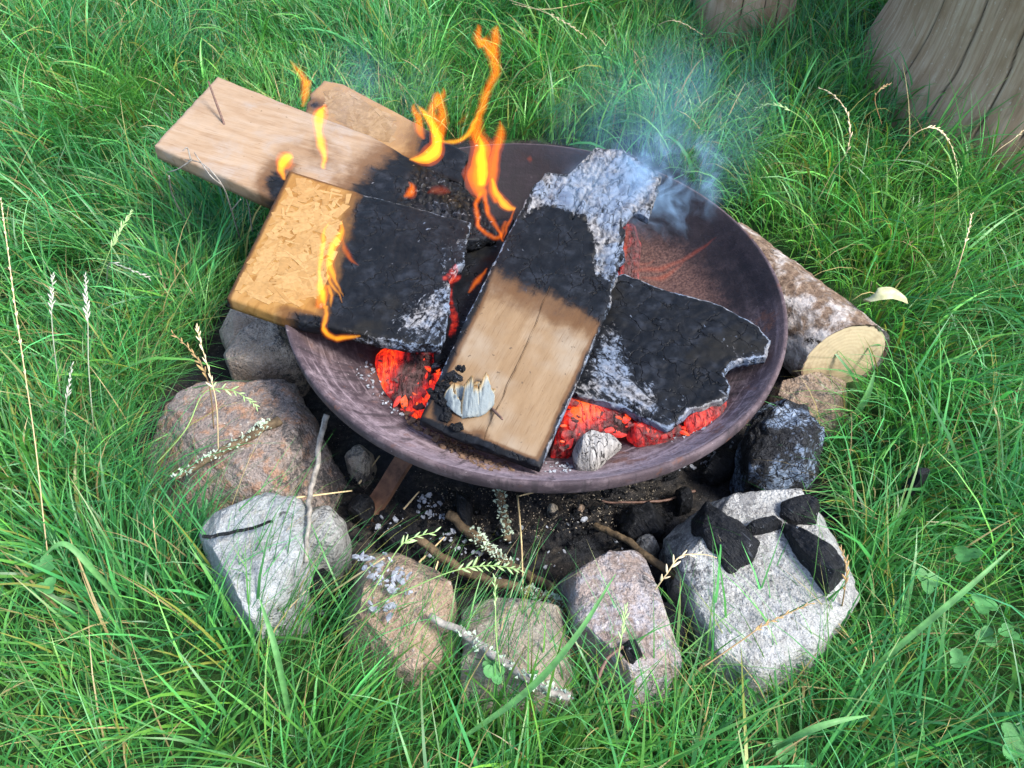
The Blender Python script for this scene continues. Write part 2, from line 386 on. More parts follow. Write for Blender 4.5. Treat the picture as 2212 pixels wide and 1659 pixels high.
def m_post():
    t = NT('weathered_post_wood'); L = t.attr('loc', True); ck = t.attr('crack')
    g = t.noise(t.scale(L, 110, 110, 6), 1.0, 6, .6, .25); n = t.noise(t.scale(L, 30, 30, 14), 1.0, 5, .6)
    g2 = t.noise(t.scale(L, 420, 420, 14), 1.0, 4, .6)
    col = t.ramp(g, [(.3, (.22, .140, .085)), (.5, (.32, .228, .150)), (.72, (.41, .32, .228))])
    col = t.mix(t.mr(n, .42, .7, 0, .8), col, (.22, .14, .08))
    col = t.mix(t.mr(t.noise(t.scale(L, 200, 200, 120), 1.0, 3), .64, .7, 0, .5), col, (.45, .40, .33))
    col = t.mix(t.mr(g2, .55, .75, 0, .45), col, (.11, .08, .055))
    col = t.mix(ck, col, (.022, .015, .010))
    t.bsdf(col, .85, t.bump(t.math('ADD', g, t.math('MULTIPLY', g2, .5)), .5, .004), .2); return t.m

def m_ember(name, st=1.0, grey=.5):
    t = NT(name); o = t.obj(); L = t.attr('loc', True); gl = t.math('ADD', t.attr('glow'), t.math('MULTIPLY', t.attr('tone'), .95)); ash = t.attr('ash')
    n1 = t.noise(o, 38, 5, .65, .4); n2 = t.noise(o, 150, 5, .65); gr = t.noise(t.scale(L, 30, 260, 60), 1.0, 4, .6, .4)
    ck = t.math('ABSOLUTE', t.math('SUBTRACT', t.noise(t.scale(L, 28, 70, 40), 1.0, 4, .6, 1.2), .5))
    col = t.ramp(n2, [(.3, (.02, .012, .012)), (.6, (.075, .045, .045)), (.8, (.16, .11, .11))])
    a = t.mr(t.math('ADD', ash, t.math('MULTIPLY', t.math('SUBTRACT', n2, .5), 1.2)), .45, .8, 0, 1)
    col = t.mix(a, col, t.ramp(gr, [(.3, (.12, .115, .11)), (.7, (.36, .345, .33))]))
    crack = t.mr(ck, .0, .018)
    col = t.mix(crack, (.008, .006, .006), col)
    g = t.math('ADD', gl, t.math('MULTIPLY', t.math('SUBTRACT', t.math('ADD', t.math('MULTIPLY', n1, .6), t.math('MULTIPLY', gr, .4)), .5), 1.5))
    e = t.math('MULTIPLY', t.mr(g, .38, 1.05), t.mr(ck, .0, .04, .45, 1))
    e = t.math('MULTIPLY', e, t.math('SUBTRACT', 1.0, t.math('MULTIPLY', a, .85)))
    b = t.bsdf(col, .9, t.bump(t.math('ADD', t.math('ADD', n2, gr), crack), .9, .004), .2)
    t.set(b.inputs['Emission Color'], t.ramp(e, [(0, (.30, .006, .010)), (.4, (.75, .014, .014)), (.75, (1, .032, .010)), (1, (1, .13, .012))]))
    t.set(b.inputs['Emission Strength'], t.math('MULTIPLY', e, st/2**EXPO))
    return t.m

M = {}
M['bowl'] = m_bowl(); M['grass'] = m_grass(); M['ground'] = m_ground(); M['bark'] = m_bark(); M['cut'] = m_cutwood(); M['post'] = m_post()
M['pine'] = burnt_board('burnt_pine', 'pine'); M['plank'] = burnt_board('burnt_plank', 'plank'); M['osb'] = burnt_board('burnt_strand_board', 'osb'); M['osb2'] = burnt_board('strand_board', 'osb_pale')
M['ember'] = m_ember('ember', 1.45)
M['flame'] = m_flame('flame_core', (1, .44, .030), 105); M['flame2'] = m_flame('flame_orange', (1, .21, .012), 54); M['flame3'] = m_flame('flame_faint', (1, .12, .025), 11)
M['flame_halo'] = m_flame('flame_soft_orange', (1, .15, .008), 26); M['flame2_halo'] = m_flame('flame_soft_red', (1, .12, .008), 20); M['flame3_halo'] = m_flame('flame_soft_faint', (1, .11, .03), 7)
M['nail'] = plain('rusty_nail_steel', (.10, .055, .04), .4, 300, .6, .4, .4)
def m_coal():
    t = NT('charcoal'); o = t.obj(); n = t.noise(o, 90, 5, .65); g = t.noise(t.scale(t.n('Mapping', {'Vector': o, 'Rotation': (0, 0, .9)}).outputs[0], 45, 330, 120), 1.0, 4, .6, .4)
    col = t.ramp(n, [(.3, (.003, .0035, .0045)), (.6, (.0075, .0085, .011)), (.8, (.022, .026, .034))])
    col = t.mix(t.mr(g, .62, .70, 0, .35), col, (.10, .115, .14))
    col = t.mix(t.mr(t.noise(o, 150, 4, .7), .66, .72, 0, .8), col, (.30, .31, .33))
    t.bsdf(col, t.ramp(g, [(.3, .4), (.7, .75)]), t.bump(t.math('ADD', g, n), 1.0, .005), .18); return t.m
M['coal'] = m_coal()
M['ashflake'] = plain('ash_flake', (.20, .215, .245), .55, 200, .9, .7, .2)
M['stick'] = plain('twig_bark', (.085, .06, .035), .6, 130, .85, .9, .25, dist=.002)
M['greystick'] = plain('grey_twig', (.20, .185, .165), .5, 130, .85, .9, .25)
M['lichen'] = plain('lichen', (.34, .42, .33), .35, 260, .95, .8, .15)
M['straw'] = plain('dry_straw', (.48, .37, .20), .3, 60, .7, .2, .3)
M['paper'] = None

# ================================================================== the ground
PIT = np.array([(600, 460), (555, 560), (510, 630), (455, 680), (430, 760), (330, 850), (285, 920), (275, 1010), (355, 1090), (440, 1115), (480, 1200), (550, 1290), (640, 1330), (740, 1375), (860, 1430), (985, 1470), (1110, 1500), (1280, 1505), (1450, 1495), (1560, 1455), (1640, 1415),
                (1730, 1400), (1800, 1310), (1830, 1210), (1810, 1100), (1770, 1000), (1740, 900), (1760, 850), (1690, 620), (1600, 480), (1400, 330), (1180, 300), (950, 300), (760, 330)], float)
PITW = P(PIT[:, 0], PIT[:, 1], 0.0)[:, :2]
def axis(n, lo, hi, k=4.2):
    t = np.linspace(-1, 1, n); return np.sinh(k*t)/np.sinh(k)*(hi-lo)/2
gx = axis(301, -60, 60, 6.0); gy = axis(301, -60, 60, 6.0) + .25
X, Y = np.meshgrid(gx, gy); gp = np.stack([X.ravel(), Y.ravel()], 1)
nearfield = np.hypot(gp[:, 0], gp[:, 1]) < 3
dpit = near(gp, PITW)[0]; inp = inpoly(gp, PITW); sd_ = np.where(inp, dpit, -dpit)
gz = (fbm(gp*14, 4, 3) - .5)*.02 + np.where(nearfield, (fbm(gp*60, 3, 5) - .5)*.008*inp, 0) - .006
gf = []
nx = len(gx)
idx = np.arange(nx*len(gy)).reshape(len(gy), nx)
gf = np.stack([idx[:-1, :-1], idx[:-1, 1:], idx[1:, 1:], idx[1:, :-1]], -1).reshape(-1, 4)
g = mk('ground', np.column_stack([gp, gz]), gf, M['ground'], None, {'pit': ss(-.03, .03, sd_ + (fbm(gp*30, 3, 8)-.5)*.06)})
tag(g, 'dark sooty soil of the fire pit and the turf around it', None, None, 'structure')

# ================================================================== wooden posts
def post(name, c, r, h, lean, seed, label, cracks=9):
    na, nz = 900, 90
    a = np.linspace(0, 2*np.pi, na, endpoint=False); z = np.linspace(-.03, h, nz)
    A, Z = np.meshgrid(a, z); A = A.ravel(); Z = Z.ravel()
    rng = np.random.default_rng(seed)
    nvec = np.stack([np.cos(A)*2.2, np.sin(A)*2.2, Z*2], 1)
    R = r*(1 + .03*(fbm(nvec, 3, seed)-.5) + 0.003*(fbm(np.stack([np.cos(A)*30, np.sin(A)*30, Z*6], 1), 3, seed+1)-.5))*(1 + .10*np.exp(-((Z)/.10)**2))
    ck = np.zeros(len(A))
    for i in range(cracks):
        a0 = 2*np.pi*(i + rng.uniform(.1, .9))/cracks; z0, z1 = rng.uniform(-.1, .12), rng.uniform(.3, h+.3)
        am = a0 + (.004*np.sin(Z*9 + i) + .010*(fbm(np.stack([Z*14, Z*0+i*7.], 1), 3, seed+i)-.5))/r
        d = np.abs((A - am + np.pi) % (2*np.pi) - np.pi)*r
        wd = rng.uniform(.0012, .0036)*ss(z0-.05, z0+.12, Z)*(1-ss(z1-.15, z1, Z)) + 1e-5
        ck = np.maximum(ck, np.exp(-(d/wd)**2)*(wd > 8e-4))
    R = R - .003*ck
    x = R*np.cos(A) + lean[0]*Z; y = R*np.sin(A) + lean[1]*Z
    V = np.stack([x, y, Z], 1); F = []
    idx = np.arange(na*nz).reshape(nz, na)
    F = np.stack([idx[:-1], np.roll(idx[:-1], -1, 1), np.roll(idx[1:], -1, 1), idx[1:]], -1).reshape(-1, 4)
    V = np.vstack([V, [lean[0]*h, lean[1]*h, h]]); top = np.stack([idx[-1], np.roll(idx[-1], -1), np.full(na, na*nz)], 1)
    faces = [tuple(f) for f in F] + [tuple(f) for f in top]
    loc = np.vstack([np.stack([r*np.cos(A), r*np.sin(A), Z], 1), [0, 0, h]])
    o = mk(name, V, faces, M['post'], None, {'loc': loc, 'crack': np.append(ck, 0)})
    o.location = (c[0], c[1], 0)
    return tag(o, label, 'post')
pb = P(2325., 200.); pr_ = float(np.hypot(*(pb - P(1912., 200.))[:2]))
post('wooden_post', (pb[0], pb[1]), pr_, .80, (.0, .0), 3, 'very thick weathered brown wooden post with long drying cracks, standing in the grass', 24)
pb2 = P(1600., 52.); pr2 = float(np.hypot(*(pb2 - P(1503., 52.))[:2]))
post('wooden_post', (pb2[0], pb2[1]), pr2, .55, (0, 0), 9, 'grey weathered post whose foot shows in the grass beyond the smoke', 18)

# ================================================================== stones
def rock(name, outline, zm, m, label, seed, h=None, group='rough stones ringing the fire bowl', facets=12, rough=.04, cutq=(.90, .985), flare=.10, top=.12, tilt=(0, 0), cat='stone', N=150, K=34, attrf=None, sharp=6, zbase=-.03, jit=.14):
    """outline: what is seen of the stone, laid at height zm; the stone's top swells to h and its sides run into the soil."""
    h = h or zm*1.3
    o = np.array(outline, float); w3 = P(o[:, 0], o[:, 1], zm)[:, :2]
    c = w3.mean(0); per = np.vstack([w3, w3[:1]]); sg = np.r_[0, np.cumsum(np.hypot(*np.diff(per, axis=0).T))]
    t = np.linspace(0, sg[-1], N, endpoint=False)
    B = np.stack([np.interp(t, sg, per[:, 0]), np.interp(t, sg, per[:, 1])], 1) - c
    B = .8*B + .1*np.roll(B, 1, 0) + .1*np.roll(B, -1, 0)
    size = np.hypot(*B.T).mean(); V = []
    B = B*(1 + (fbm(B*55 + seed, 4, seed)-.5)*jit)[:, None]
    for i in range(K):                                           # top
        s = (i/(K-1))**.8
        zz = h - (h - zm)*s**sharp
        V.append(np.column_stack([B*s, np.full(N, zz)]))
    K2 = 12
    for i in range(1, K2+1):
        s = i/K2; V.append(np.column_stack([B*(1 + flare*math.sin(s*1.7)*.5 - .02*s), np.full(N, zm + (zbase-zm)*s)]))
    V = np.vstack(V)
    rng = np.random.default_rng(seed)
    ctr = np.array([0, 0, zm*.4])
    def nrm_():
        n_ = V - ctr; n_[:, 2] *= 2.2; return n_/(np.linalg.norm(n_, axis=1)[:, None] + 1e-9)
    nv = V*np.array([1, 1, 1.3]) + seed*3.7
    dsp = (fbm(nv*12, 3, seed)-.5)*size*rough*4.5
    V = V + nrm_()*dsp[:, None]
    for k in range(facets):                                      # chiselled flat cuts
        th = rng.uniform(0, 2*np.pi); el = rng.uniform(.15, 1.35)
        n = np.array([math.cos(th)*math.cos(el), math.sin(th)*math.cos(el), math.sin(el)])
        d = (V-ctr)@n; lim = np.quantile(d, rng.uniform(*cutq)); e = np.maximum(0, d - lim); V = V - (e*.96)[:, None]*n
    rg = 1 - np.abs(2*fbm(nv*24, 3, seed+4) - 1)
    dsp = (fbm(nv*45, 4, seed+9)-.5)*size*rough*1.3 + (fbm(nv*150, 3, seed+2)-.5)*size*rough*.9 - (rg**8)*size*rough*.9
    V = V + nrm_()*dsp[:, None]
    V[:, 2] += tilt[0]*V[:, 0] + tilt[1]*V[:, 1]
    KK = K + K2; F = []
    idx = np.arange(N*KK).reshape(KK, N)
    F = np.stack([idx[:-1], idx[1:], np.roll(idx[1:], -1, 1), np.roll(idx[:-1], -1, 1)], -1).reshape(-1, 4)
    wv_ = V + [c[0], c[1], 0]; dd_ = np.hypot(wv_[:, 0], wv_[:, 1])
    at = attrf(wv_) if attrf else {'sooty': (1-ss(.30, .50, dd_))}
    ob = mk(name, V, F, m, None, at); ob.location = (c[0], c[1], 0)
    ob.data.validate()
    if label: tag(ob, label, cat, group)
    return ob
SM = {
 'rusty': stone_mat('rusty_stone', [(0.096, 0.076, 0.071), (0.193, 0.156, 0.139), (0.276, 0.227, 0.199), (0.256, 0.134, 0.076)], .5),
 'brown': stone_mat('brown_stone', [(0.163, 0.123, 0.091), (0.310, 0.246, 0.189), (0.443, 0.368, 0.294), (0.214, 0.163, 0.123)], .4),
 'pale': stone_mat('pale_blue_stone', [(0.163, 0.178, 0.182), (0.255, 0.278, 0.288), (0.329, 0.351, 0.360), (0.228, 0.234, 0.228)], .35, 0, .5),
 'grey': stone_mat('grey_stone', [(0.155, 0.160, 0.160), (0.231, 0.240, 0.236), (0.300, 0.300, 0.290), (0.200, 0.200, 0.190)], .4),
 'tan': stone_mat('tan_stone', [(0.169, 0.107, 0.070), (0.251, 0.176, 0.121), (0.318, 0.246, 0.189), (0.307, 0.221, 0.159)], .5),
 'block': stone_mat('grey_tan_stone', [(0.159, 0.134, 0.102), (0.241, 0.210, 0.164), (0.297, 0.269, 0.221), (0.251, 0.194, 0.143)], .55),
 'veined': stone_mat('veined_stone', [(0.134, 0.090, 0.070), (0.241, 0.194, 0.175), (0.380, 0.359, 0.369), (0.297, 0.287, 0.318)], .45, .25, .7),
 'white': stone_mat('ashy_stone', [(0.176, 0.172, 0.163), (0.281, 0.286, 0.281), (0.352, 0.360, 0.360), (0.317, 0.321, 0.326)], .8, .6),
}
rock('stone', [(285, 905), (380, 850), (480, 800), (585, 778), (640, 830), (700, 940), (746, 1000), (690, 1055), (600, 1068), (480, 1060), (350, 1085), (265, 1010)], .062, SM['rusty'], 'broad flat rusty grey stone left of the bowl with a lichen twig on it', 21, .080, rough=.035, facets=10, sharp=10, cutq=(.84, .97))
rock('stone', [(462, 680), (510, 640), (600, 670), (612, 690), (560, 718), (480, 735)], .075, SM['brown'], 'small brown stone in the shade under the corner of the orange chipboard', 22, .09)
rock('stone', [(478, 745), (545, 700), (612, 690), (650, 745), (636, 770), (560, 790), (490, 775)], .07, SM['brown'], 'angular brown stone touching the bowl rim above the big rusty one', 23, .09, facets=7)
rock('stone', [(425, 1135), (470, 1078), (560, 1066), (640, 1078), (668, 1100), (662, 1210), (635, 1290), (540, 1325), (455, 1260)], .072, SM['pale'], 'pale blue grey stone half sunk in grass', 24, .084, rough=.03, facets=6, sharp=10)
rock('stone', [(662, 1082), (710, 1074), (742, 1110), (740, 1160), (712, 1198), (664, 1216), (650, 1150)], .06, SM['grey'], 'round cracked grey stone beside the pale blue one', 25, .075, rough=.03)
rock('stone', [(735, 1232), (790, 1182), (850, 1180), (930, 1210), (978, 1262), (992, 1345), (988, 1400), (890, 1445), (770, 1410), (732, 1330)], .068, SM['tan'], 'rounded tan stone sprinkled with grey ash flakes', 26, .082, rough=.03, facets=8, sharp=9, cutq=(.88, .975))
rock('stone', [(996, 1300), (1050, 1284), (1180, 1300), (1226, 1312), (1244, 1400), (1238, 1475), (1110, 1505), (993, 1480)], .07, SM['block'], 'blocky grey tan stone between the tan and the veined one', 27, .080, rough=.025, facets=7, sharp=12, cutq=(.90, .98))
rock('stone', [(1204, 1188), (1262, 1180), (1322, 1194), (1372, 1196), (1432, 1240), (1462, 1300), (1482, 1400), (1462, 1475), (1360, 1505), (1280, 1480), (1245, 1390), (1232, 1270)], .075, SM['veined'], 'veined pinkish grey stone with black soot patches', 28, .092, rough=.035, facets=9, sharp=10, cutq=(.88, .975))
rock('stone', [(1446, 1112), (1500, 1082), (1572, 1018), (1640, 1030), (1722, 1062), (1800, 1100), (1835, 1190), (1862, 1290), (1795, 1370), (1640, 1445), (1560, 1400), (1500, 1290), (1472, 1205)], .085, SM['white'], 'large ash whitened stone with black charcoal lying on it', 29, .094, rough=.022, facets=3, cutq=(.93, .985), sharp=12, tilt=(0, .10))
rock('stone', [(1670, 820), (1730, 790), (1820, 800), (1850, 860), (1800, 920), (1720, 900), (1672, 870)], .035, SM['tan'], 'brown stone tucked under the sawn log', 30, .045)
rock('stone', [(742, 985), (775, 966), (806, 968), (796, 1000), (780, 1018), (755, 1004)], .03, SM['block'], 'small pale angular stone between the rusty stone and bowl', 31, .045, group='small loose stones in the pit', facets=6, N=40, K=10)
rock('stone', [(1366, 1172), (1385, 1156), (1425, 1158), (1432, 1178), (1405, 1192), (1378, 1186)], .02, SM['white'], 'small whitish stone touching the thin twig right of centre', 32, .03, group='small loose stones in the pit', N=40, K=10)
rock('pebble', [(1182, 1092), (1190, 1086), (1205, 1088), (1206, 1100), (1194, 1108), (1184, 1102)], .006, SM['block'], 'round pale pebble on bare soil in front of the bowl', 33, .012, group='small loose stones in the pit', cat='pebble', N=24, K=8)
rock('pebble', [(1246, 1094), (1256, 1090), (1263, 1096), (1258, 1104), (1248, 1102)], .005, SM['tan'], 'tiny tan pebble right of the pale pebble', 34, .01, group='small loose stones in the pit', cat='pebble', N=24, K=8)

def crackle():
    t = NT('ashy_char'); o = t.obj()
    wv = t.n('VectorMath', operation='MULTIPLY_ADD'); t.set(wv.inputs[0], t.noise(o, 40, 3, .5, 0, True)); wv.inputs[1].default_value = (.035, .035, .035); t.set(wv.inputs[2], o)
    d1 = t.voro(t.scale(wv.outputs[0], 1, 1.6, 1), 38, 'DISTANCE_TO_EDGE'); d2 = t.voro(wv.outputs[0], 120, 'DISTANCE_TO_EDGE'); n = t.noise(o, 110, 5, .7); n1 = t.noise(o, 20, 4, .6)
    a = t.ramp(n, [(.3, (.03, .045, .075)), (.5, (.13, .175, .25)), (.72, (.33, .37, .42))])
    col = t.mix(t.mr(t.math('ADD', n1, t.math('MULTIPLY', n, .35)), .60, .68), a, (.007, .008, .011))
    k = t.math('MULTIPLY', t.mr(d1, .0, .035), t.mr(d2, .0, .09, .35, 1))
    col = t.mix(k, (.010, .011, .014), col)
    t.bsdf(col, .75, t.bump(t.math('ADD', t.math('MULTIPLY', k, .9), n), 1.0, .005), .35); return t.m
rock('charred_log_end', [(1608, 940), (1640, 880), (1664, 858), (1740, 888), (1782, 950), (1780, 1010), (1740, 1045), (1680, 1030), (1620, 1010)], .075, crackle(), 'lump of black charred wood crusted with cracked blue white ash', 41, .10, group=None, cat='charred log', rough=.11, facets=10, sharp=7)

# ================================================================== sawn log on the grass
def log():
    a0 = P(1560., 555., .045); a1 = P(1826., 776., .045)
    ax = a1 - a0; L = np.linalg.norm(ax); ax /= L
    u = np.cross(ax, [0, 0, 1]); u /= np.linalg.norm(u); v = np.cross(u, ax)
    r = .058; na, nl = 90, 70
    s = np.linspace(0, 1, nl); A = np.linspace(0, 2*np.pi, na, endpoint=False)
    S, AA = np.meshgrid(s, A, indexing='ij'); S = S.ravel(); AA = AA.ravel()
    q = np.stack([np.cos(AA)*2.5, np.sin(AA)*2.5, S*6], 1)
    R = r*(1 + .10*(fbm(q, 3, 5)-.5) + .09*(fbm(q*4, 4, 6)-.5) + .05*(fbm(q*14, 3, 7)-.5))*(.96 + .04*S)
    # the cut is slanted: the end plane leans
    off = S*L + ss(.55, 1, S)*(-.06*np.sin(AA) - .32*np.cos(AA))*r
    V = a0 + off[:, None]*ax + (R*np.cos(AA))[:, None]*u + (R*np.sin(AA))[:, None]*v
    idx = np.arange(nl*na).reshape(nl, na)
    F = np.stack([idx[:-1], np.roll(idx[:-1], -1, 1), np.roll(idx[1:], -1, 1), idx[1:]], -1).reshape(-1, 4)
    o = mk('sawn_log', V - a0, F, M['bark'], None, {'pale': .25 + .2*np.cos(AA)})
    o.location = a0
    tag(o, 'short sawn log with flaky grey bark lying half under the bowl rim', 'log')
    # cut face set just inside the bark ring
    ring = V[idx[-1]] - a0; c = ring.mean(0); Vf = []; loc = []
    for k in range(9):
        f = k/8*.93
        Vf.append(c + (ring-c)*f + ax*(-.0025 + .0015*(1-f)))
        loc.append(np.stack([np.cos(A)*r*f, np.sin(A)*r*f, 0*A], 1))
    Vf = np.vstack(Vf); loc = np.vstack(loc); i2 = np.arange(9*na).reshape(9, na)
    F2 = np.stack([i2[:-1], i2[1:], np.roll(i2[1:], -1, 1), np.roll(i2[:-1], -1, 1)], -1).reshape(-1, 4)
    f = mk('cut_face', Vf, [tuple(x) for x in F2], M['cut'], o, {'loc': loc})
    f['label'] = 'pale yellow freshly sawn end'
    # lip of bark closing the ring
    Vl = np.vstack([ring, c + (ring-c)*.93 - ax*.0025]); j = np.arange(na)
    mk('bark_lip', Vl, [(int(k), int((k+1) % na), int((k+1) % na)+na, int(k)+na) for k in j], M['bark'], o, {'pale': np.zeros(len(Vl))})
    # closed far end
    back = V[idx[0]] - a0; Vb = np.vstack([back, back.mean(0)])
    mk('rear_end', Vb, [(int((k+1) % na), int(k), na) for k in j], M['cut'], o, {'loc': Vb})
    return o
log()

# ================================================================== fire bowl
TILT = -0.0526
def bowl():
    prof = [(0, -.118), (.05, -.117), (.09, -.113), (.13, -.104), (.17, -.091), (.20, -.078), (.23, -.061), (.255, -.043), (.275, -.025), (.288, -.010), (.2955, -.0015), (.298, .0003), (.3005, -.0008), (.3015, -.004), (.3005, -.016),
            (.294, -.026), (.281, -.043), (.26, -.064), (.235, -.083), (.20, -.101), (.15, -.117), (.09, -.127), (0, -.130)]
    rr = []; N = 160
    pr = []
    for i in range(len(prof)-1):
        m = max(1, int(math.hypot(prof[i+1][0]-prof[i][0], prof[i+1][1]-prof[i][1])/.006))
        for k in range(m): pr.append((prof[i][0]+(prof[i+1][0]-prof[i][0])*k/m, prof[i][1]+(prof[i+1][1]-prof[i][1])*k/m, i))
    pr.append((*prof[-1], len(prof)-2)); pr = np.array(pr); pr[0, 0] = 1e-4; pr[-1, 0] = 1e-4
    a = np.linspace(0, 2*np.pi, N, endpoint=False)
    Rr, A = np.meshgrid(pr[:, 0], a, indexing='ij'); Zz = np.repeat(pr[:, 1][:, None], N, 1); I = np.repeat(pr[:, 2][:, None], N, 1)
    x = (Rr*np.cos(A)).ravel(); y = (Rr*np.sin(A)).ravel()
    dent = (fbm(np.stack([x*9, y*9], 1), 3, 2)-.5)*.006*ss(.05, .2, Rr.ravel())*(Rr.ravel() < .29)
    z = Zz.ravel() + dent + TILT*x
    inner = (I.ravel() < 11)
    az = A.ravel(); R1 = Rr.ravel()
    front = np.maximum(0, -np.sin(az))
    dust = inner*(.12 + .62*front)*ss(.15, .27, R1) + (~inner)*.15
    right = np.maximum(0, np.cos(az - .35))
    soot = inner*(1.5*np.maximum(0, np.sin(az + .1))**.8 + .50*right)*ss(.17, .262, R1) + (~inner)*.30
    rust = inner*right*(1-ss(.20, .285, R1))*1.25
    idx = np.arange(len(pr)*N).reshape(len(pr), N)
    F = np.stack([idx[:-1], np.roll(idx[:-1], -1, 1), np.roll(idx[1:], -1, 1), idx[1:]], -1).reshape(-1, 4)
    root = empty('fire_bowl', (0, 0, HR))
    tag(root, 'round rusty purple steel fire bowl holding the burning boards', 'fire bowl')
    b = mk('basin', np.stack([x, y, z], 1), F, M['bowl'], root, {'dust': dust, 'soot': soot, 'rust': rust, 'pol': np.stack([az*.3, R1 + (~inner)*.4, 0*R1], 1)})
    # three legs of flat bar, splayed
    for k, an in enumerate((math.radians(-131), math.radians(-11), math.radians(109))):
        d = np.array([math.cos(an), math.sin(an), 0]); p = np.array([-d[1], d[0], 0])
        pts = [d*.185 + [0, 0, -.098], d*.235 + [0, 0, -.118], d*.28 + [0, 0, -.150], d*.315 + [0, 0, -.166]]
        c = catmull(pts, 14); hw, ht = .011, .0035
        V = []; 
        for i in range(14):
            t = np.gradient(c, axis=0)[i]; t /= np.linalg.norm(t); n = np.cross(p, t)
            for sx, sz in ((-1, -1), (1, -1), (1, 1), (-1, 1)): V.append(c[i] + p*hw*sx + n*ht*sz)
        F = [(i*4+j, i*4+(j+1) % 4, i*4+4+(j+1) % 4, i*4+4+j) for i in range(13) for j in range(4)] + [(3, 2, 1, 0), (52, 53, 54, 55)]
        mk('leg', V, F, plain('rusted_leg', (.10, .05, .03), .6, 60, .8, .6, .3) if k == 0 else bpy.data.materials['rusted_leg'], root, None, False)
    return root
bowl()
def rimz(x): return HR + TILT*x

# ash bed and loose bits lying in the bowl
def ash_bed():
    n = 120; g1 = np.linspace(-.245, .245, n); X, Y = np.meshgrid(g1, g1); x = X.ravel(); y = Y.ravel(); r = np.hypot(x, y)
    q = np.stack([x, y], 1)
    z = HR - .088 + TILT*x + (fbm(q*18, 4, 14)-.5)*.035 + (fbm(q*70, 3, 15)-.5)*.010 - .02*(r/.245)**2
    zb_ = HR + TILT*x + np.interp(r, [0, .09, .13, .17, .20, .23, .255, .275], [-.118, -.113, -.104, -.091, -.078, -.061, -.043, -.025])
    z = np.maximum(z, zb_ - .003)
    V = np.stack([x, y, z], 1); idx = np.arange(n*n).reshape(n, n)
    F = np.stack([idx[:-1, :-1], idx[:-1, 1:], idx[1:, 1:], idx[1:, :-1]], -1).reshape(-1, 4)
    F = F[(r[F] < .242).all(1)]
    px, py = proj(V)
    gl = .9*soft(px, py, [(800, 760), (960, 745), (990, 600), (1010, 600), (985, 760), (905, 900), (830, 860)], 20) + .95*soft(px, py, [(1180, 990), (1235, 850), (1300, 850), (1420, 910), (1560, 860), (1510, 930), (1360, 960)], 20)
    gl = gl + .55*soft(px, py, [(1345, 480), (1370, 470), (1420, 600), (1350, 600)], 20) + .35*soft(px, py, [(1000, 330), (1110, 330), (1130, 480), (1000, 480)], 30)
    o = mk('ash_bed', V, F, M['ember'], None, {'glow': gl*.8, 'ash': .35 + 0*x, 'loc': V})
    tag(o, 'bed of grey ash and dull red embers in the bottom of the bowl', None, None, 'stuff')
ash_bed()

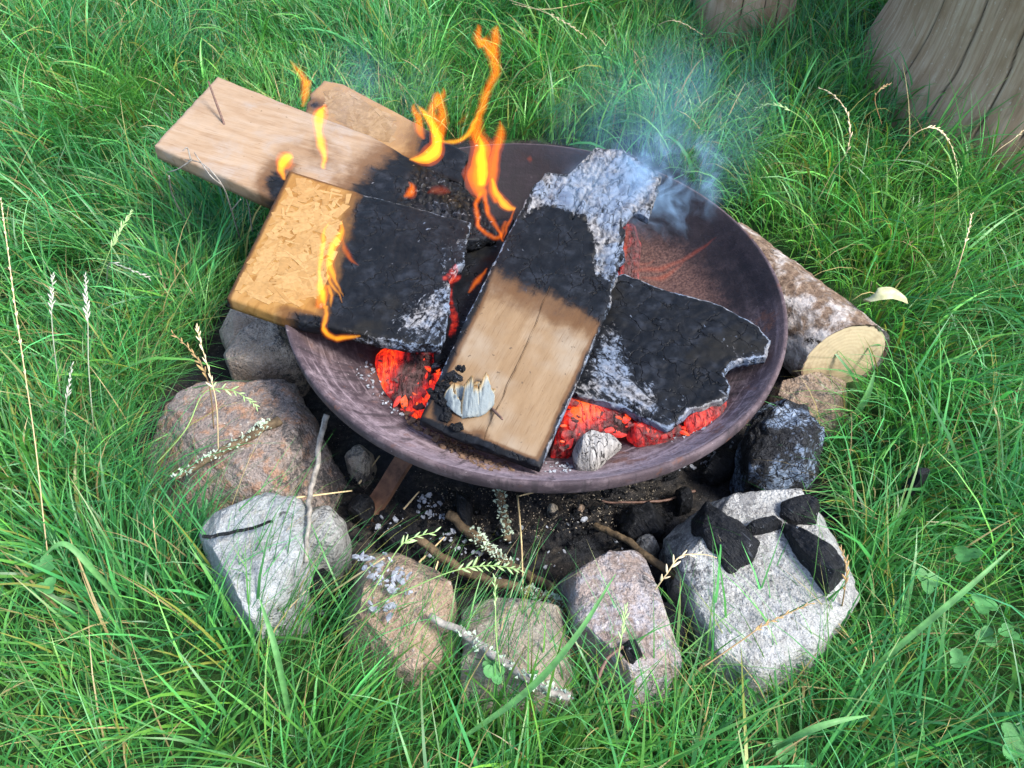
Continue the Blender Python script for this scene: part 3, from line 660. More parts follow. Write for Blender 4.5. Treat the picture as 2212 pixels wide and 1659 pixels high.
# ================================================================== boards
def board(name, outline, tri, th, m, chf=None, ashf=None, glf=None, dispf=None, res=.0025, jag=0.0, seed=0, label=None, cat='board', edge_ash=0.0, eaf=None, swap=False, group='boards burning in the bowl'):
    p0, p1, p2 = [P(float(a), float(b), c) for a, b, c in tri]
    u = p1 - p0; u /= np.linalg.norm(u); n = np.cross(u, p2 - p0); n /= np.linalg.norm(n)
    if n[2] < 0: n = -n
    v = np.cross(n, u)
    o = np.array([q[:2] for q in outline], float); jg = np.array([(q[2] if len(q) > 2 else 0.0) for q in outline])
    w3 = PP(o[:, 0], o[:, 1], p0, n) - p0; o2 = np.stack([w3@u, w3@v], 1)
    # resample with jagged stretches
    pts = []
    for i in range(len(o2)):
        a = o2[i]; b = o2[(i+1) % len(o2)]; d = b - a; L = np.hypot(*d); k = max(1, int(L/.003)); nn = np.array([-d[1], d[0]])/max(L, 1e-9)
        for j in range(k):
            q = a + d*j/k; am = jg[i] + jag
            wv = (fbm(np.array([q*90]), 4, seed+3)[0]-.5)*2*am*min(1, 4*min(j, k-j)/max(k, 1) + (.3 if j else 0))
            pts.append(q + nn*wv)
    poly = np.array(pts)
    lo, hi = poly.min(0) - res, poly.max(0) + res
    xs = np.arange(lo[0], hi[0]+res, res); ys = np.arange(lo[1], hi[1]+res, res)
    X, Y = np.meshgrid(xs, ys); q = np.stack([X.ravel(), Y.ravel()], 1); nxx, nyy = len(xs), len(ys)
    idx = np.arange(nxx*nyy).reshape(nyy, nxx)
    C = np.stack([idx[:-1, :-1], idx[:-1, 1:], idx[1:, 1:], idx[1:, :-1]], -1).reshape(-1, 4)
    keep = inpoly(q[C].mean(1), poly); C = C[keep]
    used, inv = np.unique(C.ravel(), return_inverse=True); q = q[used]; C = inv.reshape(-1, 4)
    # boundary edges
    E = np.concatenate([C[:, [0, 1]], C[:, [1, 2]], C[:, [2, 3]], C[:, [3, 0]]]); key = np.sort(E, 1); kk = key[:, 0]*len(q) + key[:, 1]
    un, first, cnt = np.unique(kk, return_index=True, return_counts=True); BE = E[first[cnt == 1]]
    bv = np.unique(BE); q[bv] = near(q[bv], poly)[1]
    de = near(q, poly)[0]
    base = p0 + q[:, :1]*u + q[:, 1:]*v
    px, py = proj(base)
    ch = chf(px, py) if chf else np.zeros(len(q)); ash = ashf(px, py, q) if ashf else np.zeros(len(q)); gl = glf(px, py) if glf else np.zeros(len(q))
    ch = np.broadcast_to(ch, (len(q),)).astype(float); ash = np.broadcast_to(ash, (len(q),)).astype(float); gl = np.broadcast_to(gl, (len(q),)).astype(float)
    if edge_ash: ash = np.maximum(ash, edge_ash*(eaf(px, py) if eaf else 1)*(1-ss(.0004, .0042, de))*ss(.5, .9, ch)*(.55 + .9*fbm(q*60, 3, seed+1)))
    dz = (fbm(q*70, 4, seed)-.5)*.0012 - .0016*(1-ss(0, .004, de))
    burn = ss(.5, .9, ch); dz = dz + burn*(fbm(q*30, 4, seed+5)-.5)*.004 - burn*.001
    if dispf: dz = dz + dispf(px, py, q, ch, ash)
    nb = len(q); levels = 4
    V = [base + dz[:, None]*n]
    bm_ = {int(b): i for i, b in enumerate(bv)}; rimv = q[bv]
    cen = q.mean(0)
    for L in range(1, levels):
        f = L/levels
        inn = (rimv - cen); inn = inn/np.linalg.norm(inn, axis=1)[:, None]
        wob = (fbm(np.column_stack([rimv*80, np.full(len(rimv), f*6)]), 3, seed+8)-.5)*.003*(1 + 1.5*burn[bv])
        rq = rimv - inn*(wob[:, None] - .0008*math.sin(f*3.14))
        V.append(p0 + rq[:, :1]*u + rq[:, 1:]*v - n*th*f)
    V.append(base - n*th)
    V = np.vstack(V)
    F = [C]
    b0 = np.array([bm_[int(x)] for x in BE[:, 0]]); b1 = np.array([bm_[int(x)] for x in BE[:, 1]])
    nbv = len(bv)
    prev0, prev1 = BE[:, 0], BE[:, 1]
    for L in range(1, levels+1):
        if L < levels: c0, c1 = nb + (L-1)*nbv + b0, nb + (L-1)*nbv + b1
        else: c0, c1 = nb + (levels-1)*nbv + BE[:, 0], nb + (levels-1)*nbv + BE[:, 1]
        F.append(np.stack([prev1, prev0, c0, c1], 1)); prev0, prev1 = c0, c1
    F.append(C[:, ::-1] + nb + (levels-1)*nbv)
    F = np.vstack(F)
    rep = lambda a: np.concatenate([a] + [a[bv]]*(levels-1) + [a])
    loc = np.column_stack([np.concatenate([q[:, 0]] + [q[bv, 0]]*(levels-1) + [q[:, 0]]), np.concatenate([q[:, 1]] + [q[bv, 1]]*(levels-1) + [q[:, 1]]),
                           np.concatenate([np.zeros(nb)] + [np.full(nbv, -th*L/levels) for L in range(1, levels)] + [np.full(nb, -th)])])
    if swap: loc = loc[:, [1, 0, 2]]
    ob = mk(name, V - p0, F, m, None, {'char': rep(ch), 'ash': rep(ash), 'glow': rep(gl), 'loc': loc, 'tone': np.zeros(len(V))}); ob.location = p0
    if label: tag(ob, label, cat, group)
    frame = dict(o=p0, u=u, v=v, n=n, ob=ob)
    return frame
def on(fr, px, py, h=0.0):
    q = PP(np.float64(px), np.float64(py), fr['o'], fr['n']); return q + fr['n']*h
def alligator(scu, scv, amp, seed):
    def f(q):
        wq = q + (np.stack([fbm(q*40, 2, seed), fbm(q*40+9, 2, seed)], 1)-.5)*.02
        f1, f2, cid = worley(wq*np.array([scu, scv]), seed); e = f2 - f1
        return amp*(ss(.02, .30, e)-1) + amp*.7*(cid-.5)
    return f
ag1 = alligator(60, 85, .006, 5); ag2 = alligator(70, 110, .005, 8); ag3 = alligator(55, 55, .0022, 12)

# pine board with the nail, burnt at its inner end
def chA(px, py):
    s = side(px, py, (640, 500), (905, 270))                    # + to the right and below
    c = ss(-70, 60, s + 60*np.exp(-(((py-440)/70)**2))*0)
    sc1 = .95*np.exp(-(((px-600)/38)**2 + ((py-405)/55)**2)); sc2 = .55*np.exp(-(((px-690)/60)**2 + ((py-330)/45)**2))
    return np.clip(c + sc1 + sc2*.5, 0, 1)
def dA(px, py, q, ch, ash):
    k = soft(px, py, [(860, 420), (905, 360), (960, 370), (1080, 440), (1080, 520), (900, 470)], 14)
    return k*(ag2(q) - .002)
fA = board('pine_board', [(470, 164, .0008), (640, 232), (800, 292), (905, 350, .002), (965, 378, .004), (1050, 430, .006), (1075, 500, .006), (1000, 520, .003), (590, 428), (345, 318), (333, 312, .0012)],
      [(470, 164, .232), (333, 312, .226), (965, 400, .176)], .022, M['pine'], chA, lambda px, py, q: .36*soft(px, py, [(850, 430), (905, 358), (975, 380), (1070, 450), (1060, 500), (900, 460)], 16), None, dA, .0022, 0, 51,
      'pale pine board with a rusty nail, its inner end burnt black', edge_ash=.35, swap=True)
# strand board behind
fB = board('chipboard', [(700, 172, .002), (740, 180), (905, 268), (1010, 330, .003), (1000, 400, .003), (880, 345), (770, 300), (660, 240, .003), (672, 200, .003)],
      [(700, 172, .214), (672, 215, .208), (905, 300, .184)], .018, M['osb2'], lambda px, py: np.clip(ss(840, 960, px + (py-300)*.4) + .75*np.exp(-(((px-682)/26)**2 + ((py-226)/16)**2)), 0, 1), None, None, None, .0025, 0, 52,
      'tan chipboard offcut poking out behind the pine board', edge_ash=.2)
# orange strand board with a charred right part
def chC(px, py):
    s = -side(px, py, (775, 400), (700, 680))
    c = ss(-48, 40, s)
    d = pline(px, py, [(625, 368), (560, 500), (492, 640)]); c = np.maximum(c, .62*(1-ss(2, 14, d)))
    d = pline(px, py, [(492, 644), (640, 684), (800, 720)]); c = np.maximum(c, (1-ss(2, 26, d))*ss(560, 680, px))
    d = pline(px, py, [(625, 368), (770, 412)]); c = np.maximum(c, .5*(1-ss(2, 9, d)))
    return c
def ashC(px, py, q):
    a = .62*soft(px, py, [(840, 690), (900, 640), (965, 590), (1000, 560), (975, 700), (945, 745), (860, 725)], 36)
    a = np.maximum(a, .42*soft(px, py, [(940, 520), (1010, 480), (1005, 600), (940, 640)], 26))
    a = np.maximum(a, .50*np.exp(-(((px-690)/80)**2 + ((py-660)/14)**2)))
    return a
fC = board('chipboard', [(625, 367), (770, 413), (900, 447, .0015), (1018, 478, .003), (1008, 515, .004), (1003, 560, .005), (968, 600, .005), (972, 660, .004), (955, 742, .003), (880, 738, .003), (780, 718, .002), (610, 682), (490, 641)],
      [(625, 367, .205), (490, 641, .198), (1000, 560, .170)], .018, M['osb'], chC, ashC, lambda px, py: .95*(1-ss(0, 14, pline(px, py, [(962, 600), (985, 575)])))*(px > 950), lambda px, py, q, ch, ash: ss(.6, .95, ch)*ag3(q)*.35, .0022, 0, 53,
      'orange chipboard whose right half is charred black and ash edged', edge_ash=.62, eaf=lambda px, py: ss(700, 800, px))
# dark board underneath, showing in the gap, with a glowing edge
fF = board('charred_board', [(1000, 470), (1110, 470), (1060, 620), (1000, 760), (930, 790, .004), (950, 720, .004), (965, 600, .004)],
      [(1000, 470, .145), (1110, 470, .147), (960, 760, .125)], .018, M['plank'], lambda px, py: 1.0 + 0*px, lambda px, py, q: .40*soft(px, py, [(1000, 620), (1050, 560), (1030, 690), (990, 780), (940, 790), (985, 700)], 22),
      lambda px, py: .80*(1-ss(5, 16, pline(px, py, [(988, 596), (968, 620), (972, 660), (984, 690), (976, 722)]))), None, .0025, 0, 54,
      'narrow charred board in the gap with a glowing red edge', edge_ash=.4)
# right charred board
def ashE(px, py, q):
    a = .66*soft(px, py, [(1245, 850), (1275, 760), (1318, 690), (1350, 730), (1375, 800), (1425, 830), (1440, 920), (1360, 890)], 42)
    a = np.maximum(a, .34*soft(px, py, [(1540, 700), (1650, 725), (1650, 780), (1560, 800)], 30))
    a = np.maximum(a, .40*soft(px, py, [(1400, 880), (1500, 850), (1500, 900), (1440, 920)], 22))
    return a
fE = board('charred_board', [(1320, 600), (1345, 588, .001), (1440, 624, .001), (1556, 656, .002), (1640, 702, .003), (1664, 732, .004), (1655, 768, .005), (1600, 776, .006), (1566, 800, .006), (1572, 850, .005), (1530, 872, .004), (1490, 880, .004), (1440, 920, .003), (1340, 874, .002), (1232, 842), (1200, 800)],
      [(1345, 588, .150), (1660, 735, .150), (1300, 850, .128)], .016, M['plank'], lambda px, py: .98 + 0*px, ashE, lambda px, py: .55*np.exp(-(((px-1385)/8)**2 + ((py-865)/24)**2)), lambda px, py, q, ch, ash: ag3(q)*.4, .0022, 0, 55,
      'wide black charred board with white ash along its broken right edge', edge_ash=.80)
# central plank
def chD(px, py):
    s = side(px, py, (1040, 590), (1330, 725))
    c = ss(-90, 80, -s)
    d = pline(px, py, [(1100, 500), (908, 905)]); c = np.maximum(c, .80*(1-ss(2, 26, d)))
    d = pline(px, py, [(1330, 640), (1168, 1008)]); c = np.maximum(c, .85*(1-ss(2, 24, d)))
    d = pline(px, py, [(908, 905), (1168, 1008)]); c = np.maximum(c, .9*(1-ss(3, 20, d)))
    c = np.maximum(c, 1.0*np.exp(-(((px-955)/38)**2 + ((py-880)/60)**2)))
    c = np.maximum(c, .62*np.exp(-(((px-1030)/26)**2 + ((py-945)/20)**2)))
    return c
AZ = [(1150, 400), (1175, 370), (1235, 372), (1280, 318), (1340, 318), (1432, 378), (1402, 470), (1345, 480), (1345, 545), (1320, 610), (1285, 590), (1280, 520), (1262, 470), (1180, 440), (1128, 470)]
def dD(px, py, q, ch, ash):
    k = soft(px, py, AZ, 12)
    cr = (1-ss(1.5, 4, pline(px, py, [(1235, 470), (1260, 420), (1330, 330)])))*.006
    hole = .008*np.exp(-(((px-1305)/18)**2 + ((py-575)/22)**2))
    return k*(ag1(q)*.75 + (fbm(q*90, 4, 4)-.45)*.009) - cr - hole
fD = board('plank', [(906, 905, .0012), (1000, 700, .0008), (1100, 500, .0015), (1150, 405, .003), (1178, 372, .004), (1230, 374, .005), (1262, 340, .005), (1285, 318, .004), (1345, 320, .004), (1430, 376, .004), (1402, 470, .005), (1370, 455, .004), (1345, 480, .005), (1350, 545, .005), (1330, 600, .003), (1318, 650, .001), (1240, 838, .001), (1166, 1008), (1040, 962)],
      [(906, 905, .150), (1166, 1008, .142), (1345, 330, .196)], .012, M['plank'], chD, lambda px, py, q: np.maximum(.74*soft(px, py, AZ, 14), .30*np.exp(-(((px-1160)/30)**2 + ((py-500)/30)**2))*0), None, dD, .0020, 0, 56,
      'tan plank across the fire, top end burnt to blistered grey ash', edge_ash=.66, swap=True, eaf=lambda px, py: 1-ss(-26, -12, -pline(px, py, [(900, 905), (1160, 1008)])))

def nail(fr, a, b, h0, h1, r=.0016):
    p = on(fr, a[0], a[1], h0) - fr['o']; q = on(fr, b[0], b[1], h1) - fr['o']
    d = (p-q)/np.linalg.norm(p-q)
    V, F = tube_geo([p, (p+q)/2, q, q - d*.006], [r*.75, r, r, r*.5], 12, 8, .1)
    return mk('nail', V, F, M['nail'], fr['ob'])
def crack(fr, line, w0):
    pts = np.array([on(fr, a, b, .0006) - fr['o'] for a, b in line]); c = catmull(pts, 60); L = np.linspace(0, 1, 60)
    t = np.gradient(c, axis=0); t /= np.linalg.norm(t, axis=1)[:, None]; sd = np.cross(fr['n'], t)
    c = c + sd*((fbm(np.column_stack([L*14, L*0+3.]), 4, 8)-.5)*.0035)[:, None]
    w_ = w0*(.35 + .9*fbm(np.column_stack([L*20, L*0]), 3, 9))*(.25 + .75*np.sin(np.pi*L)**.4)
    V = np.vstack([c - sd*w_[:, None], c + sd*w_[:, None], c - fr['n']*.0012]); n = 60
    F = [(i, i+1, 2*n+i+1, 2*n+i) for i in range(n-1)] + [(2*n+i, 2*n+i+1, n+i+1, n+i) for i in range(n-1)]
    mk('crack', V, F, plain('crack_dark', (.05, .03, .018), .4, 200, .9, .2, .1), fr['ob'])
crack(fD, [(1046, 950), (1075, 880), (1130, 765), (1172, 660), (1190, 618)], .0009)
nail(fA, (458, 224), (484, 268), .035, 0.0)
nail(fD, (1085, 928), (1062, 882), .020, 0.0)
# OSB strands, thin flakes pressed into the board's face
def strands(fr, poly, n, seed):
    rng = np.random.default_rng(seed); bag = Bag(); poly = np.array(poly, float); lo, hi = poly.min(0), poly.max(0); c = 0
    while c < n:
        p = rng.uniform(lo, hi)
        if not inpoly(p[None], poly)[0]: continue
        o = on(fr, p[0], p[1], 0) - fr['o']; a = rng.normal(0, .9); L = rng.uniform(.010, .034)/2; wd = rng.uniform(.002, .010)/2
        d = fr['u']*math.cos(a) + fr['v']*math.sin(a); e = np.cross(fr['n'], d); n_ = fr['n']
        k = rng.uniform(-.25, .25); hh = rng.uniform(.00015, .0006)
        if not inpoly(np.stack(proj(np.array([o - d*L*1.15, o + d*L*1.15]) + fr['o']), 1), poly).all(): continue
        c += 1
        c4 = [o - d*L - e*wd*(1+k), o + d*L*rng.uniform(.8, 1.1) - e*wd*(1-k), o + d*L + e*wd*rng.uniform(.4, 1), o - d*L*rng.uniform(.8, 1.1) + e*wd]
        t = [x + n_*(hh + rng.uniform(-.0002, .0003)) for x in c4]; b = [x - n_*.0008 for x in c4]
        bag.add(np.array(t+b), [(0, 1, 2, 3), (4, 5, 1, 0), (5, 6, 2, 1), (6, 7, 3, 2), (7, 4, 0, 3)], rng.uniform(0, 1))
    return bag
def m_strand(name, a, b):
    t = NT(name); c = t.mix(t.attr('tone'), a, b); n = t.noise(t.obj(), 240, 3)
    t.bsdf(t.mix(t.mr(n, .4, .7, 0, .35), c, tuple(x*.6 for x in a)), .75, None, .25); return t.m
so1 = strands(fC, [(632, 376), (755, 416), (738, 520), (692, 650), (640, 668), (505, 636)], 330, 3).build('wood_strands', m_strand('orange_strand', (.235, .132, .045), (.300, .185, .075)), fC['ob'], False); so1['kind'] = 'stuff'
so2 = strands(fB, [(705, 182), (740, 190), (860, 258), (850, 318), (770, 290), (690, 240)], 220, 4).build('wood_strands', m_strand('tan_strand', (.16, .095, .042), (.235, .158, .088)), fB['ob'], False); so2['kind'] = 'stuff'

# ================================================================== burning pieces under the boards
def chunk(name, outline, z, label, seed, glow, h=None, cat='ember', rough=.07, facets=6, mat=None, ash=.15, group='pieces glowing in the bowl', zb=.092, N=64, K=16):
    def at(V):
        px, py = proj(V)
        return {'glow': glow(px, py) if callable(glow) else np.full(len(V), glow), 'ash': np.full(len(V), ash), 'loc': V[:, [1, 0, 2]]}
    return rock(name, outline, z, mat or M['ember'], label, seed, h, group, facets, rough, flare=.05, cat=cat, N=N, K=K, attrf=at, zbase=zb)
chunk('burning_log', [(805, 770), (860, 738), (960, 742), (985, 770), (940, 860), (905, 910), (860, 900), (850, 872), (815, 830)], .098, 'cracked log glowing dull red beneath the chipboard', 61, lambda px, py: .86 - .42*soft(px, py, [(880, 740), (950, 740), (930, 820), (870, 890), (840, 870)], 20), .115, 'log')
chunk('glowing_ember', [(1232, 850), (1300, 842), (1365, 870), (1380, 930), (1320, 935), (1260, 960), (1225, 985), (1185, 985)], .098, 'bright orange ember between the plank and right charred board', 62, lambda px, py: .50 + .62*np.exp(-(((px-1262)/50)**2 + ((py-885)/38)**2)), .112, ash=.08)
chunk('glowing_ember', [(1370, 895), (1430, 915), (1475, 905), (1500, 930), (1440, 955), (1380, 950), (1350, 930)], .106, 'dark red ember under the lowest corner of the right charred board', 63, .62, .114, ash=.1)
chunk('glowing_ember', [(1480, 905), (1530, 868), (1575, 850), (1570, 885), (1530, 915), (1490, 930)], .119, 'small red ember by the bowl wall under the broken board edge', 64, .72, .126, ash=.15, zb=.112)
chunk('glowing_ember', [(1335, 600), (1335, 500), (1365, 470), (1385, 520), (1380, 600)], .10, 'red ember behind the ashy end of the plank', 65, .55, .11, ash=.2)
chunk('ash_chunk', [(1236, 966), (1262, 930), (1300, 938), (1332, 934), (1344, 958), (1312, 984), (1284, 1016), (1246, 1006)], .122, 'grey burnt wood chunk with ash grain lying by the front rim', 66, 0.0, .135, 'wood chunk', .05, 7, None, .95, None, .112, 56, 14)
# flakes of ash and bark on the bowl's front wall and between the boards
def flakes(name, zones, m, label, seed, smin, smax, zf, kind='stuff', parent=None):
    rng = np.random.default_rng(seed); bag = Bag()
    for poly, n in zones:
        poly = np.array(poly, float); lo, hi = poly.min(0), poly.max(0); c = 0
        while c < n:
            p = rng.uniform(lo, hi)
            if not inpoly(p[None], poly)[0]: continue
            c += 1; o = zf(p[0], p[1]); s = rng.uniform(smin, smax)*rng.uniform(.4, 1)
            a = rng.uniform(0, 6.28); R = np.array([[math.cos(a), -math.sin(a), 0], [math.sin(a), math.cos(a), 0], [0, 0, 1]])
            k = 6; an = np.linspace(0, 6.28, k, endpoint=False); rr = rng.uniform(.5, 1.1, k)
            sh = np.array([1.0, rng.uniform(.3, .9)])
            top = np.stack([np.cos(an)*rr*sh[0], np.sin(an)*rr*sh[1], rng.uniform(.08, .25, k)], 1); bot = top*np.array([1.05, 1.05, 0]) - [0, 0, .25]
            tl = np.array([rng.normal(0, .25), rng.normal(0, .25)])
            V = np.vstack([top, bot, [[0, 0, rng.uniform(.1, .35)]]]); V[:, 2] += V[:, :2]@tl; V = (V*s)@R.T + o
            F = [(i, i+k, (i+1) % k+k, (i+1) % k) for i in range(k)] + [(2*k, i, (i+1) % k) for i in range(k)]
            bag.add(V, F, rng.uniform(.45, 1) if name == 'ember_crumbs' else rng.uniform(0, 1))
    o = bag.build(name, m, parent, False)
    return tag(o, label, None, None, kind)
def bowlz(px, py):
    z = HR - .06
    for _ in range(6):
        q = P(px, py, z); r = math.hypot(q[0], q[1])
        z = HR + TILT*q[0] + float(np.interp(r, [0, .09, .13, .17, .20, .23, .255, .275, .288, .298], [-.118, -.113, -.104, -.091, -.078, -.061, -.043, -.025, -.010, 0])) + .002
    return P(px, py, z)
flakes('bark_flakes', [([(960, 940), (1040, 975), (1090, 1000), (1120, 1020), (1050, 1015), (950, 965)], 120), ([(880, 880), (920, 920), (960, 950), (930, 950), (870, 905)], 50)], plain('brown_flake', (.12, .075, .05), .7, 200, .9, .6, .2), 'brown bark crumbs and ash flakes along the front wall of the bowl', 3, .0015, .006, bowlz)
flakes('ember_crumbs', [([(815, 770), (960, 760), (935, 850), (905, 905), (850, 880)], 60), ([(1235, 860), (1300, 855), (1380, 890), (1360, 935), (1260, 955), (1200, 975)], 70), ([(1375, 905), (1500, 920), (1560, 870), (1500, 935), (1400, 950)], 50)], M['ember'], 'small glowing coals heaped under the boards', 12, .003, .011, lambda a, b: P(a, b, .112))
flakes('ash_flakes', [([(790, 780), (830, 800), (880, 900), (840, 890), (760, 800)], 60), ([(1180, 1000), (1240, 1000), (1230, 1020), (1170, 1020)], 30), ([(950, 300), (1120, 310), (1130, 440), (1000, 400)], 80), ([(1460, 920), (1560, 870), (1540, 920), (1440, 960)], 40)], M['ashflake'], 'pale ash flakes scattered over the inside of the bowl', 4, .001, .004, bowlz)

# ================================================================== burnt paper scrap on the plank
def paper():
    t = NT('scorched_paper'); ed = t.attr('edge'); n = t.noise(t.obj(), 70, 4)
    c = t.ramp(t.math('ADD', ed, t.math('MULTIPLY', t.math('SUBTRACT', n, .5), .35)), [(.0, (.14, .165, .175)), (.22, (.215, .22, .20)), (.48, (.26, .22, .145)), (.78, (.20, .12, .05)), (.95, (.03, .02, .015))])
    b = t.bsdf(c, .8, t.bump(t.noise(t.obj(), 160, 4), .6, .003), .15)
    root = empty('paper_scrap', on(fD, 1010, 890, 0)); tag(root, 'curled pale scrap of scorched paper on the lower end of the plank', 'paper scrap')
    o0 = np.array(root.location); U = on(fD, 1030, 890, 0) - o0; U /= np.linalg.norm(U); Nn = fD['n']; Vv = np.cross(Nn, U)
    sc_ = np.linalg.norm(on(fD, 1011, 890, 0) - o0)         # metres per view unit here
    def curl(arc, topy, z0, z1, folds, ph, nm):
        na, nr = 60, 16; V = []; ed = []; arc = catmull(np.array(arc, float), na); top = catmull(np.array(topy, float), na)
        for i in range(na):
            f = i/(na-1)
            for j in range(nr):
                s = j/(nr-1); p = arc[i]*(1-s) + top[i]*s; bul = math.sin(math.pi*s)
                z = 1.7*z0*s + .9*z1*math.sin(folds*math.pi*f + ph)*s**.8 + 5*bul + 8*math.sin(math.pi*f)
                nz_ = fbm(np.array([[f*6 + ph*9, s*3., ph]]), 3, 31)[0] - .5; z = z + 22*nz_*(.3 + s); p = p + np.array([math.sin(folds*math.pi*f + ph + 1)*4*s + 14*nz_*s, 10*nz_*s])
                V.append(U*p[0]*sc_ + Vv*p[1]*sc_ + Nn*((z + 1)*sc_)); ed.append(max(ss(.62, 1.05, s)*.85, .75*ss(.12, 0, f), .3*ss(.9, 1, f)))
        F = [(i*nr+j, (i+1)*nr+j, (i+1)*nr+j+1, i*nr+j+1) for i in range(na-1) for j in range(nr-1)]
        ob = mk(nm, V, F, t.m, root, {'edge': ed}); md = ob.modifiers.new('thick', 'SOLIDIFY'); md.thickness = .0009
        return ob
    curl([(14, -16), (34, -12), (50, 2), (58, 20)], [(12, 38), (26, 50), (44, 82), (62, 50)], 12, 8, 1.3, .3, 'curl')
    curl([(-14, -18), (0, -20), (14, -17), (26, -12)], [(-12, 44), (2, 58), (14, 46), (26, 34)], 19, 6, 1.1, .1, 'curl')
    curl([(-54, 32), (-42, 8), (-26, -8), (-8, -18)], [(-50, 42), (-32, 50), (-18, 30), (-8, 16)], 9, 7, 1.2, .8, 'curl')
    curl([(-24, 22), (-6, 12), (14, 12), (34, 24)], [(-30, 60), (-8, 66), (10, 58), (32, 64)], 6, 8, 2.1, 2.0, 'curl')
    rng = np.random.default_rng(4)
    ch = Bag()
    lumps = []
    for (x, y, sp_, n_) in [(985, 814, 16, 9), (955, 836, 15, 9), (940, 856, 10, 5), (962, 866, 12, 7), (965, 895, 10, 6), (985, 925, 12, 5)]:
        for _ in range(n_): lumps.append((x + rng.normal(0, sp_*.6), y + rng.normal(0, sp_*.5), rng.uniform(5, 13), rng.uniform(3, 11)))
    for (x, y, r, h) in lumps:
        c = on(fD, x, y, h*.4*sc_) - o0; k = 9; a = np.linspace(0, np.pi*2, 14, endpoint=False); V = []; 
        for i in range(k):
            th = np.pi*i/(k-1)
            for b_ in a: V.append([math.sin(th)*math.cos(b_), math.sin(th)*math.sin(b_), math.cos(th)])
        V = np.array(V); d = .55 + 1.7*(fbm(V*2.6 + x, 4, int(y)) - .35); V = V*d[:, None]
        W = c + (V[:, :1]*U*r + V[:, 1:2]*Vv*r + V[:, 2:]*Nn*h)*sc_
        F = [(i*14+j, (i+1)*14+j, (i+1)*14+(j+1) % 14, i*14+(j+1) % 14) for i in range(k-1) for j in range(14)]
        ch.add(W, F)
    c = ch.build('charred_crumple', M['coal'], root, False); c['label'] = 'black crumpled burnt part'
paper()

# ================================================================== sticks, straw
def stick(name, pts, r0, r1, m, label, seed, z=.012, lichen=0, group='twigs lying in the fire pit', cat='twig', lrange=(.3, 1.0)):
    w3 = [P(float(p[0]), float(p[1]), p[2] if len(p) > 2 else z) for p in pts]
    w3 = np.array(w3); n = max(14, 10*len(pts)); c = catmull(w3, n)
    c = c + (np.stack([fbm(c*60+s, 2, seed+s) for s in range(3)], 1)-.5)*.006
    V, F = tube_geo(c, np.linspace(r0, r1, n), n*2, 9, .22, seed)
    o0 = c[0]; ob = mk(name, V - o0, F, m); ob.location = o0
    tag(ob, label, cat, group)
    if lichen:
        rng = np.random.default_rng(seed); bag = Bag(); 
        for k in range(lichen):
            f = rng.uniform(*lrange); i = int(f*(n-1)); r = r0 + (r1-r0)*f
            dv = rng.normal(0, 1, 3); dv[2] = abs(dv[2]) + .2; dv /= np.linalg.norm(dv)
            q = c[i] + dv*r*rng.uniform(.85, 1.15) - o0 + rng.normal(0, .0012, 3); s = rng.uniform(.0012, .0036)
            a, b, d = rng.normal(0, 1, (3, 3)); a /= np.linalg.norm(a); b /= np.linalg.norm(b); d /= np.linalg.norm(d)
            bag.add(np.array([q + a*s, q + b*s, q + d*s, q + dv*s*1.2, q-dv*s*.4]), [(0, 1, 3), (1, 2, 3), (2, 0, 3), (0, 2, 4), (2, 1, 4), (1, 0, 4)], rng.uniform(0, 1))
        l = bag.build('lichen', M['lichen'], ob, False); l['kind'] = 'stuff'
    return ob
stick('twig', [(1072, 1050), (1086, 1100), (1095, 1166)], .0052, .0048, M['stick'], 'short upright twig furred with green lichen just below the bowl', 71, .012, 150, lrange=(.05, 1))
stick('twig', [(966, 1108), (1040, 1170), (1120, 1230), (1218, 1284)], .0060, .0052, M['stick'], 'thick brown twig slanting down to the veined stone', 72, .016, 170, lrange=(.25, .6))
stick('twig', [(905, 1165), (960, 1208), (1010, 1238), (1110, 1270), (1200, 1300), (1284, 1332)], .0050, .0055, M['stick'], 'long twig with shaggy pale lichen on its end above the blocky stone', 73, .03, 300, lrange=(.66, 1))
stick('twig', [(1285, 1128, .012), (1370, 1180, .03), (1450, 1240, .045), (1532, 1302, .07)], .0036, .0052, M['stick'], 'bare thin twig leaning against the ash whitened stone', 74)
stick('twig', [(708, 895, .10), (690, 960, .085), (676, 1040, .08), (665, 1130, .085), (662, 1215, .07)], .0036, .0022, M['greystick'], 'thin grey twig standing upright beside the rusty stone', 75)
stick('twig', [(605, 905, .086), (550, 935, .086), (470, 985, .084), (380, 1030, .08)], .0060, .0038, M['stick'], 'lichen covered twig lying on the flat rusty stone', 76, .08, 200, lrange=(.12, 1))
stick('twig', [(930, 1330, .09), (985, 1360, .09), (1080, 1425, .092), (1160, 1480, .092), (1225, 1505, .085)], .0036, .0042, M['greystick'], 'grey lichen dotted twig lying across the blocky stone', 77, .09, 150, lrange=(.3, 1))
stick('twig', [(1290, 1470, .10), (1310, 1425, .10), (1345, 1400, .10), (1375, 1410, .098)], .0016, .0016, M['nail'], 'short reddish twig on the veined stone', 78)
stick('twig', [(1500, 1060), (1420, 1082), (1340, 1086), (1300, 1080)], .0016, .0012, M['nail'], 'thin red brown twig on the soil behind the white pebble stone', 79)
stick('twig', [(440, 1160, .095), (520, 1148, .098), (590, 1130, .098)], .0020, .0014, M['coal'], 'thin black twig across the pale blue stone', 80)
